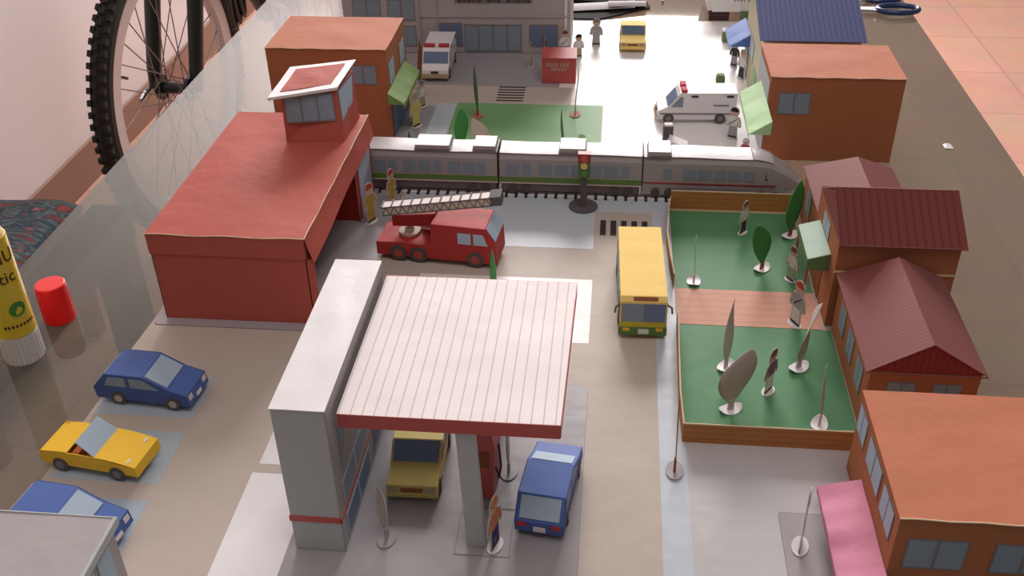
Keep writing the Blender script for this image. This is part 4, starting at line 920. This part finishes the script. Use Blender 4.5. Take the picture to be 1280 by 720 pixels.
# stand of pale green cards beside it (bench)
x, y = at(913, 103, .8)
# back edge of the table: black folder with papers, white box, scissors
fd = thing('black_folder', 'black folder with loose grey papers lying behind the civic building', 'folder', -30, 1340, 0, world=True)
MB().hexa([(-75, 1297, .1), (-20, 1297, .1), (46, 1345, .1), (30, 1440, .1), (-75, 1440, .1)], [(-75, 1297, 2.5), (-20, 1297, 2.5), (46, 1345, 2.5), (30, 1440, 2.5), (-75, 1440, 2.5)]).build('cover', 'folder', fd, bevel=.3)
MB().grid(lambda u, v: (-70 + 95 * u, 1318 + 30 * v + 14 * u, 4 + 3 * sin(pi * v) + 2 * u), 10, 6, .4).build('loose_sheet', 'greyp', fd)
MB().grid(lambda u, v: (-10 + 50 * u, 1326 + 22 * v + 12 * u, 9 + 3 * sin(pi * v) - 3 * u), 10, 6, .4).build('loose_sheet', 'greyp', fd)
MB().grid(lambda u, v: (-75 + 110 * u, 1352 + 80 * v, 9 + 7 * sin(pi * .7 * v) - 4 * u), 10, 8, 1.2).build('flap', 'folder', fd)
wk = thing('white_carton', 'white paper carton with dark lettering over a brown box at the back edge', 'carton', 155, 1340, 0, world=True)
MB().box(120, 146, 1304, 1330, 0, 12).build('brown_base', 'brownbox', wk)
MB().prism([(118, 12), (206, 12), (206, 40), (112, 40)], 1306, 1395).build('carton', 'white', wk, bevel=.5)
MB().slab([(124, 1302, 12), (160, 1304, 12), (158, 1306, 24), (118, 1306, 24)], .5).build('flap', 'white', wk)
MB().box(160, 188, 1303, 1306, 2, 12).build('slot', 'porchd', wk)
g = MB()
for i, x in enumerate((150, 154, 158, 162, 168, 173)): g.box(x, x + 2.6, 1305.3, 1305.9, 26 + (i % 2), 27 + (i % 2)); g.box(x + 1, x + 1.8, 1305.3, 1305.9, 24, 31)
g.build('lettering', 'greyline', wk)
ss = thing('scissors', 'blue handled scissors lying at the back edge of the glass table', 'scissors', 360, 1345, 0, world=True)
def loop(cx_, cy_, a, b_, rot, zz, r, nm):
    pts = []
    for i in range(40):
        th = 2 * pi * i / 40; X_, Y_ = a * cos(th), b_ * sin(th); c, s = cos(radians(rot)), sin(radians(rot)); pts.append((cx_ + X_ * c - Y_ * s, cy_ + X_ * s + Y_ * c, zz))
    return MB().tube(pts, r, 10, True).build(nm, 'sciss', ss, smooth=True)
loop(366, 1343, 26, 15, 2, 5.5, 3.6, 'handle'); loop(356, 1388, 24, 14, 14, 5.5, 3.6, 'handle')
MB().hexa([(262, 1346, 4), (344, 1335, 4), (344, 1350, 4), (262, 1350, 4)], [(262, 1346, 6), (344, 1335, 6), (344, 1350, 6), (262, 1350, 6)]).build('blade', 'bladed', ss)
MB().hexa([(262, 1352, 6.2), (336, 1374, 6.2), (336, 1385, 6.2), (262, 1356, 6.2)], [(262, 1352, 8), (336, 1374, 8), (336, 1385, 8), (262, 1356, 8)]).build('blade', 'bladed', ss)
single(MB().grid(lambda u, v: (327 + 8 * u, 940 + 9 * v, .9 + 1.5 * sin(pi * u) * v), 4, 4, .3), 'paper_scrap', 'white', 'tiny white paper scrap on the bare glass behind the farmhouse', 'paper scrap', 331, 944, 0)
single(MB().cyl((63, 1372, 0), (63, 1372, 3), 1.6, n=12), 'black_bead', 'line', 'tiny black bead on the glass beside the folder tip', 'bead', 63, 1372, 0)

# ================================================================== GLUE STICKS
def glue(x, y, label, r=17, lean=(0, 0)):
    t = thing('glue_stick', label, 'glue stick', x, y, 0)
    t.rotation_euler = (radians(lean[0]), radians(lean[1]), 0)
    b = MB(); n = 28
    b.cyl((0, 0, .2), (0, 0, 24), r - .6, n=40)
    for i in range(n): a = 2 * pi * i / n; b.cyl(((r - .8) * cos(a), (r - .8) * sin(a), .2), ((r - .8) * cos(a), (r - .8) * sin(a), 22), .9, n=6)
    b.build('twist_base', 'gluew', t, world=False, smooth=False)
    MB().cyl((0, 0, 24), (0, 0, 102), r, n=48).build('label_tube', 'gluey', t, world=False, bevel=.6)
    MB().cyl((0, 0, 102), (0, 0, 113), r - 1, r - 3.5, n=40).build('neck', 'gluec', t, world=False, bevel=1)
    def wrap(mb, z0, a0, m_, nm):
        # lay flat text round the tube; it reads from the camera side
        v = []
        for X_, Y_, Z_ in mb.v: a = a0 + X_ / r; rr = r + .25 + Z_; v.append((rr * cos(a), rr * sin(a), z0 + Y_))
        mb.v = v; return mb.build(nm, m_, t, world=False)
    face = radians(-46)
    wrap(text_mesh('UHU', 13.5), 84, face, 'glueink', 'lettering'); wrap(text_mesh('stic', 12.5), 69, face + .1, 'glueink', 'lettering')
    lg = MB(); pts = [(5.8 * cos(2 * pi * i / 24), 5.8 * sin(2 * pi * i / 24)) for i in range(24)]
    lg.hexa([(a, b_, 0) for a, b_ in pts], [(a, b_, .3) for a, b_ in pts]); wrap(lg, 47, face + .25, 'greenlogo', 'green_badge')
    st_ = MB()
    for i in range(9): st_.box(-9 + i * 2.6, -7.6 + i * 2.6, 0, 2.2, 0, .2)
    wrap(st_, 33, face, 'glueink', 'small_print')
    return t
glue(-421, 553, 'yellow glue stick without its cap standing on the glass at the left', 14)
t = thing('glue_cap', 'bright red glue stick cap standing on the glass beside the glue stick', 'glue cap', -417, 600, 0)
b = MB(); b.cyl((0, 0, .1), (0, 0, 32), 11.8, 11.2, n=40, caps=True); cp = b.build('cap_shell', 'gluecap', t, world=False, bevel=1)
rb = MB()
for i in range(40): a = 2 * pi * i / 40; rb.cyl((11.7 * cos(a), 11.7 * sin(a), 1), (11.2 * cos(a), 11.2 * sin(a), 29), .3, n=5)
rb.build('ribs', 'gluecap', cp, world=False)
# second yellow one at the frame edge, lying
t = thing('yellow_tube', 'yellow plastic tube just entering the frame below the glue stick', 'glue stick', -455, 500, 0)
MB().cyl((0, 0, .2), (0, 0, 30), 16, n=40).build('barrel', 'gluey', t, world=False, bevel=2)

# ================================================================== LIGHT
def area(name, loc, rot, sx, sy, power, col):
    l = bpy.data.lights.new(name, 'AREA'); l.shape = 'RECTANGLE'; l.size = sx; l.size_y = sy; l.energy = power; l.color = col
    o = bpy.data.objects.new(name, l); C.objects.link(o); o.location = loc; o.rotation_euler = rot; return o
area('daylight_window', (-0.1, 4.94, T + 1.9), (radians(-90), 0, 0), 2.1, 1.46, 300, (1, .94, .93))
area('overhead_fill', (0.25, 0.15, T + 1.75), (0, 0, 0), 0.9, 0.9, 9, (1, .88, .84))  # added fill with no known fixture, brightens the near roofs
w = bpy.data.worlds.new('world'); bpy.context.scene.world = w; w.use_nodes = True
bg = w.node_tree.nodes['Background']; bg.inputs[0].default_value = (1.0, .93, .90, 1); bg.inputs[1].default_value = .18
vs = bpy.context.scene.view_settings; vs.view_transform = 'Standard'; vs.look = 'None'; vs.exposure = 0.0; vs.gamma = 1; vs.use_curve_mapping = False
